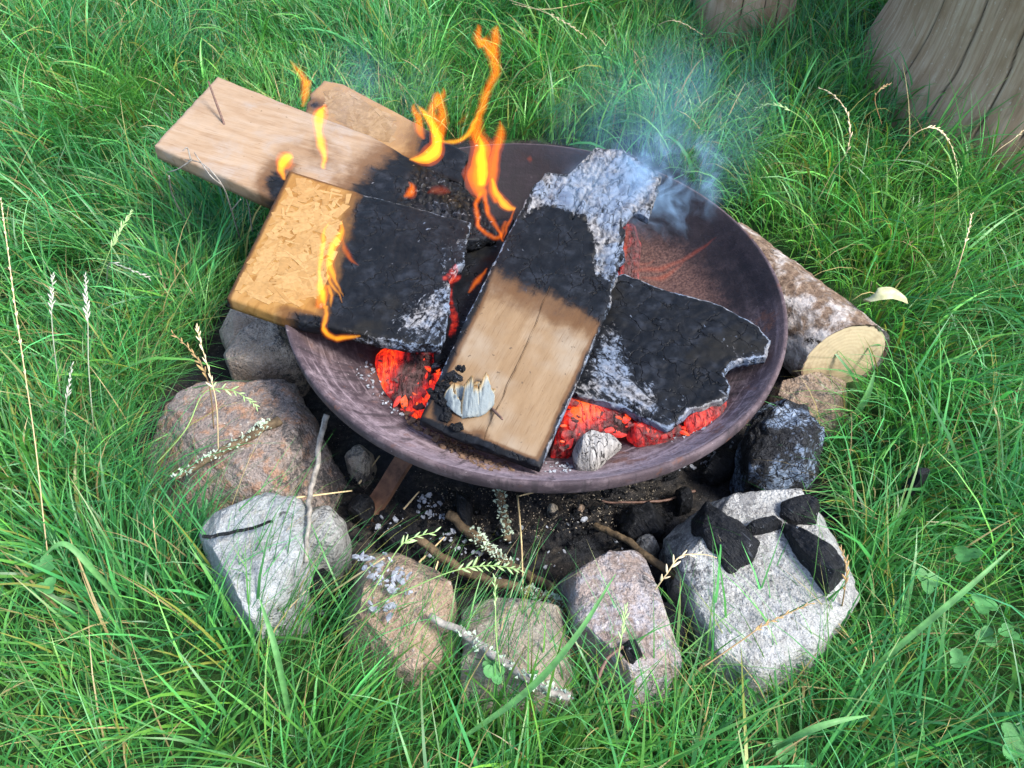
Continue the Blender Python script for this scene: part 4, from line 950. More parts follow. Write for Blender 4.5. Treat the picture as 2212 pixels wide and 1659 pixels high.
# dead dry sprig over the pine board
def sprig():
    root = empty('dry_sprig', P(505., 470., .1)); tag(root, 'dead grey weed sprig bending over the edge of the pine board', 'weed')
    o = np.array(root.location)
    lines = [[(520, 520, .06), (500, 455, .16), (480, 400, .235), (440, 355, .25), (400, 345, .245)], [(480, 400, .235), (455, 380, .25), (420, 330, .26)], [(415, 345, .25), (385, 365, .235), (362, 372, .22)], [(412, 345, .25), (405, 320, .26), (395, 325, .262)], [(365, 380, .22), (372, 420, .17), (398, 470, .10), (420, 490, .05)], [(500, 455, .16), (520, 430, .19)], [(545, 500, .10), (538, 450, .16), (530, 425, .17)]]
    for k, l in enumerate(lines):
        pts = [P(float(a), float(b), z) - o for a, b, z in l]
        V, F = tube_geo(pts, np.linspace(.0011, .0006, len(pts)), 16, 5, .1)
        s = mk('stem', V, F, M['greystick'], root)
sprig()
rng = np.random.default_rng(5)
straws = [((775, 1045, .01), (820, 985, .012)), ((1118, 1070, .01), (1126, 1165, .012), (1130, 1280, .03)), ((905, 1215, .02), (960, 1160, .014)), ((700, 1200, .03), (755, 1165, .012)), ((1165, 1060, .01), (1120, 1072, .012)), ((935, 1250, .02), (950, 1200, .03)), ((640, 1075, .08), (760, 1060, .05)), ((872, 1100, .01), (905, 1062, .012)), ((700, 1290, .03), (790, 1230, .085), (830, 1205, .1))]
slab = ['left of the rusted bowl leg', 'standing below the bowl edge in the middle', 'beside the tan stone top', 'between the grey and tan stones', 'bent against the bowl foot', 'near the thick brown twig', 'under the flat rusty stone', 'just right of the rusted leg', 'over the tan stone shoulder']
for k, s in enumerate(straws):
    w3 = np.array([P(float(a), float(b), z) for a, b, z in s]); V, F = tube_geo(w3, np.linspace(.0013, .0008, len(s)), 10, 5, .05)
    o = mk('straw', V - w3[0], F, M['straw']); o.location = w3[0]; tag(o, 'dry tan straw ' + slab[k], 'straw', 'dry straws in the pit')

# ================================================================== charcoal
def coal(outline, z, label, seed, h=None, cat='charcoal', zb=None, m=None):
    return rock('charcoal_chunk', outline, z, m or M['coal'], label, seed, h or z + .012, 'charcoal chunks', 7, .09, flare=.02, cat=cat, N=72, K=16, sharp=9, cutq=(.86, .97), jit=.55, zbase=zb if zb is not None else z-.02)
coal([(1488, 1098), (1530, 1085), (1605, 1135), (1640, 1172), (1618, 1205), (1580, 1222), (1530, 1172)], .103, 'black charcoal slab at the middle of the ash whitened stone', 81, .109, zb=.08)
coal([(1688, 1118), (1725, 1112), (1790, 1175), (1842, 1230), (1835, 1262), (1800, 1262), (1735, 1190)], .110, 'long black charcoal plank on the right of the whitened stone', 82, .117, zb=.08)
coal([(1690, 1070), (1730, 1055), (1772, 1085), (1768, 1110), (1720, 1115), (1692, 1100)], .112, 'square charcoal piece at the top of the whitened stone', 83, .11, zb=.08)
coal([(1590, 1135), (1650, 1120), (1690, 1112), (1695, 1130), (1650, 1142), (1620, 1148)], .105, 'thin charcoal splinter bridging two black pieces on the whitened stone', 84, .11, zb=.09)
coal([(1955, 1035), (1985, 1012), (2015, 1010), (2008, 1030), (1975, 1050)], .075, 'small black charcoal caught in the grass right of the pit', 85, .088, zb=.05)
coal([(815, 1150), (860, 1135), (885, 1165), (880, 1190), (830, 1180)], .018, 'flat charcoal piece above the tan stone', 86)
coal([(1340, 1105), (1400, 1090), (1440, 1110), (1435, 1150), (1375, 1160), (1342, 1140)], .018, 'wide charcoal piece behind the small whitish stone', 87)
coal([(985, 1060), (1010, 1050), (1022, 1100), (1010, 1150), (990, 1130)], .018, 'upright charcoal strip between the two lichen twigs', 88)
coal([(1540, 985), (1590, 960), (1600, 1000), (1560, 1030), (1520, 1020)], .02, 'charcoal by the crusted log end under the rim', 89)
coal([(660, 1245), (700, 1225), (730, 1250), (715, 1290), (670, 1290)], .03, 'charcoal lump wedged between the grey and tan stones', 90)
coal([(1430, 1300), (1470, 1310), (1490, 1370), (1460, 1400), (1435, 1360)], .06, 'charcoal piece in the gap between veined and whitened stones', 91, .07)
coal([(1340, 1385), (1375, 1380), (1395, 1400), (1370, 1425), (1342, 1410)], .10, 'black charcoal crumb on the veined stone face', 92, .106)
coal([(760, 1080), (800, 1070), (815, 1100), (780, 1120), (755, 1105)], .015, 'charcoal lump left of the rusted leg foot', 93)
coal([(1460, 1060), (1490, 1050), (1500, 1085), (1470, 1095)], .016, 'charcoal beside the tip of the whitened stone', 94)
flakes('ash_flakes', [([(800, 1120), (870, 1110), (880, 1170), (800, 1170)], 22), ([(900, 1070), (950, 1060), (960, 1120), (890, 1115)], 40), ([(960, 1140), (1060, 1150), (1050, 1200), (950, 1180)], 25), ([(1500, 930), (1600, 960), (1560, 1020), (1460, 1020)], 60), ([(720, 1180), (1400, 1100), (1440, 1240), (1000, 1260)], 70), ([(690, 1220), (740, 1200), (735, 1350), (690, 1320)], 25), ([(1460, 1330), (1510, 1330), (1530, 1420), (1480, 1440)], 30)], M['ashflake'], 'white grey ash flakes strewn over the sooty soil', 6, .0010, .006, lambda a, b: P(a, b, .006))
flakes('ash_flakes', [([(765, 1200), (830, 1190), (880, 1230), (890, 1290), (820, 1270)], 70), ([(800, 1290), (860, 1300), (850, 1340), (790, 1330)], 18)], M['ashflake'], 'grey ash flakes lying on the tan stone', 7, .0012, .007, lambda a, b: P(a, b, .092))
flakes('charcoal_crumbs', [([(640, 820), (760, 1000), (900, 1040), (1200, 1060), (1480, 1020), (1450, 1200), (1200, 1180), (1000, 1280), (900, 1200), (760, 1180), (740, 1100), (700, 1060)], 900), ([(1240, 1400), (1290, 1400), (1280, 1560), (1240, 1560)], 40), ([(1470, 1290), (1510, 1300), (1560, 1450), (1490, 1480)], 70), ([(690, 1220), (740, 1200), (735, 1400), (690, 1380)], 60)], M['coal'], 'loose black charcoal crumbs covering the pit soil', 8, .001, .007, lambda a, b: P(a, b, .003))
flakes('grit', [([(900, 1050), (1200, 1060), (1420, 1040), (1400, 1130), (1150, 1160), (950, 1130)], 700)], plain('sand_grain', (.20, .17, .13), .6, 400, .9, .4, .2), 'sandy grit on the soil below the bowl', 9, .0006, .0016, lambda a, b: P(a, b, .004))

# ================================================================== flames
FLK = {}
def flame(name, label, y0, tongues, mat='flame', group='flames above the bowl'):
    first = tongues[0][0][0]; o0 = PY(float(first[0]), float(first[1]), y0)
    root = empty(name, o0); tag(root, label, 'flame', group)
    for i, tg in enumerate(tongues):
        pts = tg[0]; m = tg[1] if len(tg) > 1 else mat
        w3 = []; rad = []
        for (a, b, hw, *zz) in pts:
            q = P(float(a), float(b), zz[0]) if zz else PY(float(a), float(b), y0 + .004*i); w3.append(q - o0); rad.append(hw*1.15*np.linalg.norm(q-CAM)/FPX)
        n = max(18, 9*len(pts)); par = root
        for sc_r, mm, nm in ((1.32, m + '_halo', 'flame_tongue'), (.88, m, 'flame_body'), (.48, m, 'flame_core')):
            V, F = tube_geo(w3, np.array(rad)*sc_r, n, 14, 0, 0, .85)
            c = fbm(V*55 + i*3.1 + len(label), 3, 5) - .5; c2 = fbm(V*55 + 40 + i, 3, 6) - .5
            V = V + np.stack([c, c*0, c2*.6], 1)*.010
            ob = mk(nm, V, F, M[mm], par)
            if par is root: par = ob
    return root
flame('flame', 'brightest yellow flame rising where the two pine and chipboard ends meet', .20, [
    ([(880, 346, 2), (900, 345, 7), (925, 340, 14), (942, 322, 15), (943, 300, 11), (936, 278, 9), (925, 255, 8), (912, 238, 6), (902, 226, 1)],),
    ([(943, 312, 8), (944, 285, 8), (938, 258, 9), (934, 235, 8), (940, 210, 8), (946, 196, 1)], 'flame2'),
    ([(950, 320, 4), (955, 285, 8), (956, 250, 9), (950, 220, 8), (958, 200, 5), (956, 186, 1)], 'flame2'),
    ([(918, 300, 3), (908, 278, 9), (904, 255, 9), (897, 235, 6), (900, 222, 1)], 'flame2'),
    ([(948, 302, 3), (968, 306, 4), (994, 302, 5), (1014, 286, 5), (1028, 262, 4), (1036, 240, 1)],),
    ([(982, 272, 2), (1000, 256, 5), (1016, 238, 1)], 'flame3')])
flame('flame', 'tallest twisting orange flame with a torn ragged top', .13, [
    ([(1040, 425, 8), (1030, 390, 18), (1038, 355, 20), (1040, 320, 17), (1032, 285, 11), (1034, 250, 8), (1044, 215, 9), (1058, 180, 8), (1072, 150, 9), (1070, 125, 10), (1052, 100, 10), (1040, 85, 10)], 'flame2'),
    ([(1040, 400, 10), (1042, 360, 13), (1040, 325, 10), (1034, 295, 3)],),
    ([(1062, 118, 9), (1066, 90, 10), (1068, 68, 8), (1075, 55, 2)], 'flame2'),
    ([(1042, 100, 10), (1032, 80, 9), (1035, 62, 7), (1030, 52, 2)], 'flame2'),
    ([(1070, 440, 6), (1064, 400, 9), (1066, 360, 10), (1074, 320, 10), (1080, 290, 8), (1084, 262, 2)], 'flame2'),
    ([(1112, 452, 4), (1095, 445, 8), (1075, 420, 7), (1062, 385, 5)],),
    ([(1040, 415, 6, .196), (1030, 450, 5, .194), (1034, 486, 5, .192), (1058, 510, 5, .192), (1082, 512, 5, .192), (1092, 478, 3, .20)], 'flame2'),
    ([(1044, 410, 6, .198), (1052, 452, 5, .196), (1072, 488, 5, .194), (1086, 522, 2, .192)], 'flame2'), ([(1110, 448, 2, .20), (1104, 480, 4, .196), (1088, 514, 2, .192)], 'flame2')])
flame('flame', 'yellow forked flame licking up the orange chipboard', -.095, [
    ([(703, 668, 2), (692, 632, 8), (686, 595, 5), (690, 550, 5), (700, 512, 5), (713, 480, 1)],),
    ([(742, 640, 1), (726, 612, 4), (715, 585, 7), (714, 555, 8), (724, 528, 8), (735, 505, 7), (742, 474, 1)],),
    ([(738, 655, 1), (722, 625, 4), (712, 598, 4), (706, 570, 1)],),
    ([(718, 664, 1), (714, 640, 4), (710, 615, 3)],),
    ([(778, 574, 1), (762, 563, 4), (750, 545, 5), (744, 515, 1)], 'flame2'),
    ([(682, 715, 1), (684, 680, 6), (692, 645, 9), (694, 615, 8)], 'flame2')])
flame('flame', 'low orange flame curling under the chipboard edge', -.118, [
    ([(704, 662, 3), (700, 690, 5), (707, 716, 7), (724, 730, 7), (750, 727, 6), (778, 725, 2)], 'flame')])
flame('flame', 'thin yellow flame standing on the pine board', .15, [
    ([(703, 366, 4), (701, 335, 7), (694, 305, 8), (687, 275, 8), (690, 250, 10), (700, 228, 2)],), ([(690, 265, 9), (694, 245, 11), (702, 226, 3)], 'flame2')])
flame('flame', 'small flame at the top corner of the orange chipboard', .12, [
    ([(608, 390, 3), (608, 370, 7), (612, 352, 10), (622, 340, 9), (632, 342, 2)],), ([(612, 360, 10), (618, 342, 12), (626, 336, 5)], 'flame2')])
flame('flame', 'detached wisp of flame drifting over the pine board', .17, [
    ([(656, 232, 3), (656, 205, 8), (658, 180, 8), (648, 160, 7), (634, 148, 5), (622, 130, 1)], 'flame2'), ([(655, 182, 5), (666, 178, 5), (672, 172, 1)], 'flame2')])
flame('flame', 'tiny flame on the blistered burnt end of the pine board', .12, [
    ([(872, 426, 3), (888, 418, 9), (894, 405, 7), (886, 394, 1)], 'flame2')])
flame('flame', 'faint low flame beside the blistered pine end', .12, [
    ([(925, 418, 2), (940, 412, 7), (960, 412, 7), (974, 416, 2)], 'flame3')])
flame('flame', 'narrow orange streak of flame along the left edge of the plank', -.06, [
    ([(1010, 634, 2), (1026, 616, 5), (1042, 598, 5), (1054, 580, 2)], 'flame2')])
flame('flame', 'faint red flame sweeping up the right wall of the bowl', .085, [
    ([(1352, 592, 2), (1390, 582, 5), (1425, 582, 6), (1470, 565, 4), (1515, 538, 4), (1552, 512, 1)], 'flame3'),
    ([(1385, 600, 2), (1425, 602, 6), (1450, 590, 5), (1478, 566, 1)], 'flame3'),
    ([(1360, 578, 1), (1375, 572, 4), (1400, 570, 3), (1415, 560, 1)], 'flame3'),
    ([(1345, 590, 4), (1350, 540, 6), (1352, 500, 5), (1358, 475, 2)], 'flame3')])
flame('flame', 'small orange spark of flame before the dark rear wall', .16, [([(1132, 344, 2), (1141, 345, 6), (1150, 346, 2)], 'flame3')])

# ================================================================== smoke
def smoke(name, c, rad, m, label, lean=0.0):
    n, k = 26, 30; V = []
    for i in range(n):
        th = math.pi*i/(n-1)
        for j in range(k):
            a = 2*math.pi*j/k; V.append([math.sin(th)*math.cos(a)*rad[0] + lean*math.cos(th)*rad[2], math.sin(th)*math.sin(a)*rad[1], math.cos(th)*rad[2]])
    V = np.array(V); F = [(i*k+j, (i+1)*k+j, (i+1)*k+(j+1) % k, i*k+(j+1) % k) for i in range(n-1) for j in range(k)]
    o = mk(name, V, F, m); o.location = c
    return tag(o, label, None, None, 'stuff')
c1 = PY(1432., 400., .16)
smoke('smoke', c1, (.10, .05, .11), m_smoke('smoke_dense', 32, 26, .46, .72, (.44, .70, 1.0)), 'blue white smoke wisp curling from the ashy plank end')
c2 = PY(1325., 405., .12)
smoke('smoke', c2, (.08, .035, .055), m_smoke('smoke_thin', 18, 22, .44, .72, (.50, .72, 1.0)), 'thin bluish smoke over the ashy plank end')
c3 = PY(1430., 290., .26)
smoke('smoke', c3, (.19, .09, .17), m_smoke('smoke_haze', 3.6, 9, .36, .74, (.34, .62, 1.0)), 'pale blue smoke haze drifting behind the bowl')
c4 = PY(800., 215., .26)
smoke('smoke', c4, (.15, .06, .10), m_smoke('smoke_haze_left', 3.0, 12, .40, .76, (.34, .62, 1.0)), 'faint blue smoke behind the two unburnt board ends')

# ================================================================== grass
def grass(N, seed, name, label, Lr, wr, region, tuft_r, T, straight=0.0, dry=.03, sparse=None, pull=None):
    rng = np.random.default_rng(seed)
    x0, x1, y0, y1 = region
    def ok(p):
        px, py = proj(np.column_stack([p, np.zeros(len(p))]))
        inv = (px > -760) & (px < 2970) & (py > -600) & (py < 2150)
        ins = inpoly(p, PITW); dd = near(p, PITW)[0]
        o = inv & ~(ins & (dd > .012))
        for c, r in ((pb[:2], pr_*.99), (pb2[:2], pr2*.98)): o &= np.hypot(*(p-c).T) > r
        lg = P(np.array([1600., 1680., 1925., 1930., 1800., 1690.]), np.array([520., 500., 725., 800., 900., 790.]), .02)[:, :2]
        return o & ~inpoly(p, lg)
    tc = rng.uniform((x0, y0), (x1, y1), (T*3, 2)); tc = tc[ok(tc)][:T]; T = len(tc)
    taz = rng.uniform(0, 2*np.pi, T)
    # slow flow field so that neighbouring tufts comb the same way
    fl = fbm(tc*2.2, 3, seed)*4*np.pi; taz = fl + rng.normal(0, .7, T)
    tl = rng.uniform(.7, 1.25, T)*(.75 + .6*fbm(tc*5, 2, seed+2)); tcol = fbm(tc*4.5, 3, seed+4) + rng.normal(0, .10, T)
    tden = rng.uniform(.4, 1.6, T)
    ti = rng.choice(T, N, p=tden/tden.sum())
    off = rng.normal(0, tuft_r, (N, 2)); root = tc[ti] + off
    keep = ok(root); root = root[keep]; ti = ti[keep]; off = off[keep]; N = len(root)
    if sparse is not None:
        pr = sparse(root); k = rng.uniform(0, 1, N) < pr; root = root[k]; ti = ti[k]; off = off[k]; N = len(root)
    # direction: outward from tuft centre mixed with comb direction, pushed over the pit edge
    az = taz[ti] + rng.normal(0, .55, N)
    d = np.stack([np.cos(az), np.sin(az)], 1) + off/tuft_r*.5
    dp, qn = near(root, PITW); tow = (qn-root)/(dp[:, None]+1e-6); infl = np.exp(-dp/.10)[:, None]
    front = (root[:, 1] < -.1)[:, None]
    d = d + tow*infl*np.where(front, .9, .5)
    if pull is not None: d = d*.45 + tow*.8 + np.where(root[:, :1] < 0, .9, -.3)*np.array([[1, .25]])
    d /= np.linalg.norm(d, axis=1)[:, None] + 1e-9
    L = rng.uniform(*Lr, N)*tl[ti]
    bx, by = proj(np.column_stack([root, np.zeros(N)]))
    und = inpoly(np.stack([bx, by], 1), np.array([(330, 330), (480, 160), (760, 150), (940, 300), (900, 460), (600, 560), (420, 420)], float)); L = np.where(und, np.minimum(L, .085), L)
    th0 = np.clip(rng.normal(.35, .22, N), .02, 1.1)*(1-straight); th1 = th0 + np.clip(rng.normal(1.05, .45, N), .1, 2.1)*(1-.5*straight)
    wd = np.clip(np.exp(rng.normal(math.log((wr[0]+wr[1])/2), .38, N)), wr[0]*.5, wr[1]*1.6)
    S = 6; t = np.linspace(0, 1, S)
    th = th0[:, None] + (th1-th0)[:, None]*t[None]**1.3
    seg = (L/(S-1))[:, None]
    hx = np.concatenate([np.zeros((N, 1)), np.cumsum(np.sin((th[:, 1:]+th[:, :-1])/2)*seg, 1)], 1)
    hz = np.concatenate([np.zeros((N, 1)), np.cumsum(np.cos((th[:, 1:]+th[:, :-1])/2)*seg, 1)], 1)
    sw = rng.normal(0, .10, N)[:, None]*L[:, None]*t[None]**2
    perp = np.stack([-d[:, 1], d[:, 0]], 1)
    cx = root[:, :1] + hx*d[:, :1] + sw*perp[:, :1]; cyy = root[:, 1:] + hx*d[:, 1:] + sw*perp[:, 1:]
    cz = np.maximum(hz, .002) - .004
    tw = rng.normal(0, .5, N)[:, None] + rng.normal(0, .4, N)[:, None]*t[None]
    # width vector: perpendicular, twisted about the blade's own direction
    nx_ = np.cos(th)*d[:, :1]; ny_ = np.cos(th)*d[:, 1:]; nz_ = -np.sin(th)
    wx = np.cos(tw)*perp[:, :1] + np.sin(tw)*nx_; wy = np.cos(tw)*perp[:, 1:] + np.sin(tw)*ny_; wz = np.sin(tw)*nz_
    wt = (wd[:, None]/2)*np.clip(1.02 - t[None]**2.2, .03, 1)*np.clip(.6 + t[None]*2.5, 0, 1)
    C = np.stack([cx, cyy, cz], -1); Wv = np.stack([wx, wy, wz], -1)*wt[..., None]
    V = np.stack([C - Wv, C + Wv], 2).reshape(-1, 3)
    b = (np.arange(N)*S*2)[:, None]; k = np.arange(S-1)[None]*2
    F = np.stack([b+k, b+k+1, b+k+3, b+k+2], -1).reshape(-1, 4)
    # blade colours: own hue per tuft, some yellowed blades
    h = np.clip(tcol[ti] + rng.normal(0, .09, N), 0, 1)[:, None]
    pal = [np.array(c) for c in ((.028, .160, .066), (.050, .225, .056), (.135, .310, .044))]
    col = np.where(h < .5, pal[0] + (pal[1]-pal[0])*(h/.5), pal[1] + (pal[2]-pal[1])*((h-.5)/.5))
    col = col*np.exp(rng.normal(0, .34, (N, 1)))
    dm = rng.uniform(0, 1, N) < dry; col[dm] = np.array([.36, .28, .13])*rng.uniform(.6, 1.3, (dm.sum(), 1))
    ym = rng.uniform(0, 1, N) < .04; col[ym] = np.array([.22, .25, .05])*rng.uniform(.7, 1.2, (ym.sum(), 1))
    tip = np.array([.32, .26, .11]); yt = (rng.uniform(0, 1, N) < .18)[:, None, None]
    cc = col[:, None, :]*np.ones((1, S, 1)); tt = t[None, :, None]
    cc = np.where(yt, cc + (tip-cc)*ss(.72, 1, tt), cc)
    cc = np.repeat(cc[:, :, None, :], 2, 2).reshape(-1, 3)
    o = mk(name, V, F, M['grass'], None, {'tint': cc})
    return tag(o, label, None, None, 'stuff')
REG = (-2.1, 2.2, -.75, 2.7)
grass(168000, 1, 'grass', 'dense green lawn grass left long around the fire pit', (.06, .125), (.0011, .0027), REG, .024, 7800, 0.1, .025)
grass(30000, 2, 'grass', 'long drooping grass blades arching over the pit edge', (.10, .175), (.0014, .0038), REG, .018, 1700, 0.0, .02)
grass(5000, 3, 'grass', 'dead straw coloured blades among the green grass', (.06, .14), (.0009, .002), REG, .05, 1500, 0.0, .9)

# fine fescue round the pit, combed in over the stones
def rimband(r):
    d = near(r, PITW)[0]; px, py = proj(np.column_stack([r, np.zeros(len(r))]))
    return (1-ss(.05, .13, d))*np.where(py < 560, .0, 1.0)*np.where((px > 1450) & (py < 1500), .35, 1.0)
grass(7000, 4, 'grass', 'fine thin grass combed over the edge of the pit stones', (.10, .17), (.0006, .0014), (-.75, .6, -.5, .25), .02, 900, 0.0, .08, rimband, 1)
# ================================================================== seed stalks
def m_stalk(name, a, b):
    t = NT(name); z = t.attr('tone'); t.bsdf(t.mix(z, a, b), .6, None, .3); return t.m
MS = {'tan': m_stalk('dry_stalk', (.42, .31, .16), (.56, .47, .32)), 'green': m_stalk('green_stalk', (.16, .27, .07), (.30, .42, .20)), 'grey': m_stalk('grey_stalk', (.20, .23, .16), (.38, .37, .32)), 'brown': m_stalk('brown_stalk', (.18, .12, .06), (.34, .22, .09)), 'rust': m_stalk('rusty_stalk', (.40, .20, .09), (.48, .34, .18))}
def stalk(pts, m, label, seed, head=(.55, 1.0), ns=16, sl=.009, r=.0008, fat=.24, spread=.38):
    w3 = np.array([P(float(a), float(b), z) for a, b, z in pts]); o0 = w3[0]
    root = empty('grass_seed_stalk', o0); tag(root, label, 'grass stalk', 'seeding grass stalks')
    n = 40; c = catmull(w3, n) - o0
    V, F = tube_geo(c[::2], np.linspace(r, r*.55, 20), 40, 5)
    Bag().add(V, F, .2).build('stem', MS[m], root)
    rng = np.random.default_rng(seed); bag = Bag(); tg = np.gradient(c, axis=0); tg /= np.linalg.norm(tg, axis=1)[:, None]
    for k in range(ns):
        f = head[0] + (head[1]-head[0])*(k+.5)/ns; i = min(n-1, int(f*(n-1))); t = tg[i]
        s = np.cross(t, [0.2, -.6, .75]); s /= np.linalg.norm(s); s = s*(1 if k % 2 else -1) + rng.normal(0, .25, 3)
        d = t + s*spread*rng.uniform(.6, 1.3); d /= np.linalg.norm(d); L = sl*.82*rng.uniform(.7, 1.2)*(1.1-.4*(k/ns))
        q = c[i]; V, F = tube_geo([q, q + d*L*.3, q + d*L*.7, q + d*L], [.0003, L*fat*.5, L*fat*.42, .0001], 7, 5)
        bag.add(V, F, rng.uniform(.5, 1))
    bag.build('spikelets', MS[m], root)['kind'] = 'stuff'
    return root
stalk([(112, 1270, .0), (95, 1130, .08), (75, 950, .16), (38, 700, .26), (14, 520, .31), (0, 420, .33)], 'tan', 'very tall pale seed stalk at the left picture edge', 1, (.5, 1), 34, .006, spread=.25)
stalk([(205, 960, .02), (192, 800, .10), (190, 700, .14), (186, 640, .16), (184, 590, .17)], 'grey', 'upright grey seed head, nearer the bowl of the two tall ones in left grass', 2, (.5, 1), 18, .011)
stalk([(135, 880, .02), (118, 760, .09), (112, 690, .12), (112, 640, .14), (114, 590, .15)], 'grey', 'upright grey seed head between the edge stalk and its taller neighbour', 3, (.55, 1), 16, .012)
stalk([(140, 960, .03), (142, 880, .07), (148, 840, .09), (156, 785, .10)], 'grey', 'short grey seed head low in the left grass', 4, (.45, 1), 12, .009)
stalk([(200, 640, .04), (230, 560, .10), (255, 505, .13), (285, 455, .15)], 'green', 'feathery green seed head leaning toward the pine board', 5, (.45, 1), 22, .012, spread=.35)
stalk([(230, 610, .08), (236, 570, .13), (262, 575, .14), (300, 590, .14), (326, 602, .13)], 'grey', 'drooping seed head pointing right below the feathery green one', 6, (.35, 1), 12, .009)
stalk([(462, 925, .08), (455, 850, .14), (440, 800, .17), (415, 760, .18), (368, 715, .19)], 'brown', 'yellow brown seed head bending left above the rusty stone', 7, (.4, 1), 14, .011)
stalk([(472, 980, .08), (468, 880, .14), (455, 815, .17), (432, 735, .20), (425, 705, .21)], 'tan', 'tan seed stalk beside the yellow brown one above the rusty stone', 8, (.4, 1), 14, .010)
stalk([(330, 1010, .07), (400, 930, .11), (440, 850, .13), (495, 842, .14), (535, 862, .13), (556, 880, .12)], 'green', 'green rye grass head hanging over the rusty stone', 9, (.45, 1), 14, .011, spread=.7)
stalk([(690, 1420, .03), (790, 1300, .11), (850, 1200, .14), (885, 1165, .15), (945, 1148, .15)], 'green', 'green rye grass head crossing above the tan stone', 10, (.6, 1), 9, .012, spread=.6)
stalk([(740, 1340, .08), (900, 1265, .11), (985, 1232, .12), (1060, 1222, .12), (1130, 1232, .12)], 'green', 'green rye grass lying level above the blocky stone', 11, (.5, 1), 18, .012, spread=.8)
stalk([(1415, 1274, .10), (1440, 1240, .12), (1470, 1202, .13), (1520, 1198, .13), (1552, 1206, .13)], 'tan', 'straw rye grass bent between the veined and whitened stones', 12, (.1, .7), 9, .013, spread=.5)
stalk([(1760, 445, .03), (1800, 370, .10), (1832, 320, .16), (1832, 250, .20), (1800, 205, .21), (1765, 188, .20)], 'tan', 'arching straw seed head curving over the grass toward the smoke', 13, (.35, 1), 20, .010)
stalk([(1900, 400, .03), (1935, 345, .10), (1975, 290, .15), (2020, 276, .16), (2050, 305, .14), (2068, 358, .10)], 'tan', 'arching straw seed head in front of the thick post', 14, (.5, 1), 18, .011)
stalk([(2075, 520, .02), (2070, 440, .08), (2068, 380, .10), (2064, 350, .11)], 'green', 'thin green stalk beneath the arch before the thick post', 15, (.6, 1), 6, .007)
stalk([(1100, 0, .08), (1165, 22, .10), (1220, 48, .10), (1266, 80, .08)], 'tan', 'straw seed head trailing right above the tallest flame', 16, (.45, 1), 14, .011)
stalk([(1380, 90, .04), (1430, 50, .10), (1470, 48, .11), (1522, 78, .08)], 'tan', 'thin bent straw stalk before the far grey post', 17, (.5, 1), 9, .008)
stalk([(1765, 330, .03), (1745, 270, .10), (1700, 235, .13), (1660, 225, .13), (1622, 240, .11)], 'green', 'green seed head nodding left in the grass behind the smoke', 18, (.45, 1), 14, .011)
stalk([(2110, 380, .05), (2150, 330, .10), (2190, 300, .12), (2212, 280, .13)], 'tan', 'straw curl leaning on the foot of the thick post', 19, (.7, 1), 4, .006)
stalk([(1815, 1330, .06), (1825, 1270, .12), (1828, 1220, .14), (1815, 1180, .15)], 'brown', 'yellowed seed head rising beside the long charcoal plank', 20, (.3, 1), 12, .010)
stalk([(1520, 1440, .11), (1600, 1385, .12), (1660, 1345, .12), (1760, 1300, .115)], 'brown', 'dark dry seed stem lying over the whitened stone', 21, (.5, 1), 14, .009)
stalk([(1290, 1560, .05), (1330, 1440, .14), (1345, 1360, .16), (1352, 1310, .17)], 'green', 'green seed head in front of the veined stone', 22, (.55, 1), 10, .009)
stalk([(1085, 1480, .08), (1072, 1380, .12), (1070, 1300, .14), (1068, 1240, .15)], 'green', 'thin green stalk rising before the blocky stone', 23, (.6, 1), 7, .007)
stalk([(2050, 640, .04), (2075, 560, .10), (2092, 500, .12), (2100, 460, .13)], 'tan', 'pale seed head in the grass at right above the dry leaf', 24, (.5, 1), 12, .009)
stalk([(1290, 0, .06), (1180, 20, .08), (1105, 8, .08)], 'tan', 'pale stem at the top edge by the tallest flame', 25, (.6, 1), 8, .007)
stalk([(1905, 270, .04), (1890, 215, .09), (1905, 190, .11), (1925, 180, .11)], 'rust', 'rusty brown curled seed head near the thick post', 26, (.4, 1), 9, .009)

# dry leaf on the right and wide fresh blades
def leaf(name, pts, wd, col, label, cat='leaf', fold=.35, group=None):
    w3 = np.array([P(float(a), float(b), z) for a, b, z in pts]); n = 24; c = catmull(w3, n); t = np.gradient(c, axis=0); t /= np.linalg.norm(t, axis=1)[:, None]
    s = np.cross(t, [0, -.4, .9]); s /= np.linalg.norm(s, axis=1)[:, None]; up = np.cross(s, t)
    f = np.linspace(0, 1, n); ww = wd/2*np.sin(np.pi*(f**.8)*.97 + .05)**.8
    V = []
    for i in range(n):
        for k in (-1, -.5, 0, .5, 1): V.append(c[i] - c[0] + s[i]*ww[i]*k + up[i]*abs(k)*ww[i]*fold)
    F = [(i*5+j, (i+1)*5+j, (i+1)*5+j+1, i*5+j+1) for i in range(n-1) for j in range(4)]
    o = mk(name, V, F, plain(name + '_' + str(abs(hash(label)) % 97), col, .3, 90, .55, .3, .3)); o.location = c[0]
    return tag(o, label, cat, group)
leaf('dry_leaf', [(1868, 650, .10), (1890, 634, .125), (1930, 628, .13), (1955, 640, .118), (1962, 655, .10)], .017, (.36, .35, .20), 'pale dry curled leaf resting on the grass right of the log', fold=-.8)
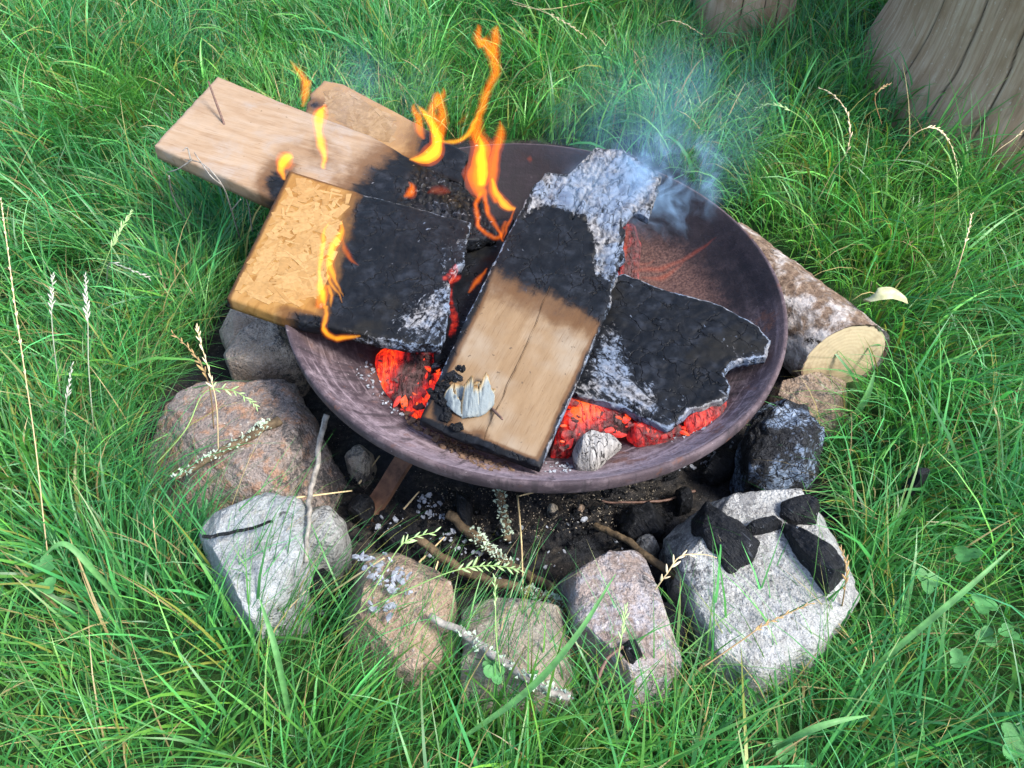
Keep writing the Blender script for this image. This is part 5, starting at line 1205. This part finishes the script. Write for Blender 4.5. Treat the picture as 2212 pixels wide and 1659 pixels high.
for k, (pts, wd, lb) in enumerate([
    ([(300, 1340, .02), (210, 1240, .12), (140, 1175, .15), (85, 1210, .13)], .006, 'wide blade bending over at the lower left of the pit'),
    ([(640, 2110/1.3, .0), (600, 1420, .13), (560, 1290, .16)], .006, 'straight wide blade in front of the tan stone foot'),
    ([(960, 1620, .02), (1130, 1500, .10), (1240, 1380, .16), (1330, 1240, .2)], .006, 'long wide blade crossing the gap beside the veined stone'),
    ([(1820, 1500, .02), (1960, 1380, .10), (2090, 1270, .15), (2190, 1180, .17)], .006, 'long wide blade leaning away at the lower right'),
    ([(1640, 1640, .02), (1720, 1590, .09), (1800, 1560, .11), (1880, 1545, .1)], .006, 'wide pale blade lying right below the whitened stone'),
    ([(1830, 920, .03), (1870, 860, .07), (1890, 800, .10)], .008, 'broad bluish blade below the sawn log end')]):
    leaf('grass_leaf', pts, wd, (.075, .20, .06), lb, 'grass blade', group='broad single grass blades')

# clover
def clover(px, py, z, n, s, label, seed):
    rng = np.random.default_rng(seed); c = P(float(px), float(py), 0.0); root = empty('clover_plant', c); tag(root, label, 'clover', 'clover plants in the grass')
    for k in range(n):
        tipp = np.array([rng.normal(0, .022), rng.normal(0, .016), z*rng.uniform(.75, 1.1)])
        V, F = tube_geo([np.array([0, 0, 0.]), tipp*.6 + [0, 0, .004], tipp], [.0007, .0006, .0005], 8, 5)
        Bag().add(V, F, .2).build('stem', MS['green'], root)
        a0 = rng.uniform(0, 6.28); nx_, ny_ = rng.normal(0, .25, 2)
        for j in range(3):
            a = a0 + j*2.09; d = np.array([math.cos(a), math.sin(a), .15]); e = np.array([-math.sin(a), math.cos(a), 0]); L = s*rng.uniform(.85, 1.1); V = []
            for i in range(8):
                f = i/7; w_ = L*.52*math.sin(math.pi*min(1, f*.93 + .05))**.6
                for q in (-1, -.5, 0, .5, 1):
                    p = tipp + d*L*(f - (.10 if (i == 7 and q == 0) else 0)) + e*w_*q + np.array([0, 0, abs(q)*w_*.25]); p[2] += nx_*(p[0]-tipp[0]) + ny_*(p[1]-tipp[1]); V.append(p)
            F = [(i*5+k_, (i+1)*5+k_, (i+1)*5+k_+1, i*5+k_+1) for i in range(7) for k_ in range(4)]
            mk('leaflet', V, F, M['clover'], root)
M['clover'] = plain('clover_leaf', (.045, .16, .045), .3, 120, .6, .2, .25)
for k, (x, y, z, n, s, lb) in enumerate([
    (2010, 1330, .075, 3, .013, 'clover in the grass right of the whitened stone'), (2130, 1600, .07, 4, .013, 'clover close to the lower right corner'), 
     (1035, 1590, .085, 3, .011, 'clover poking up in front of the blocky stone'), (1640, 1655, .06, 3, .012, 'clover at the bottom edge below the veined stone'),
    (100, 1290, .06, 4, .011, 'clover deep in the left grass'), (2100, 1470, .07, 3, .011, 'clover half way between the corner and the whitened stone'), ]):
    clover(x, y, z, n, s, lb, 100+k)
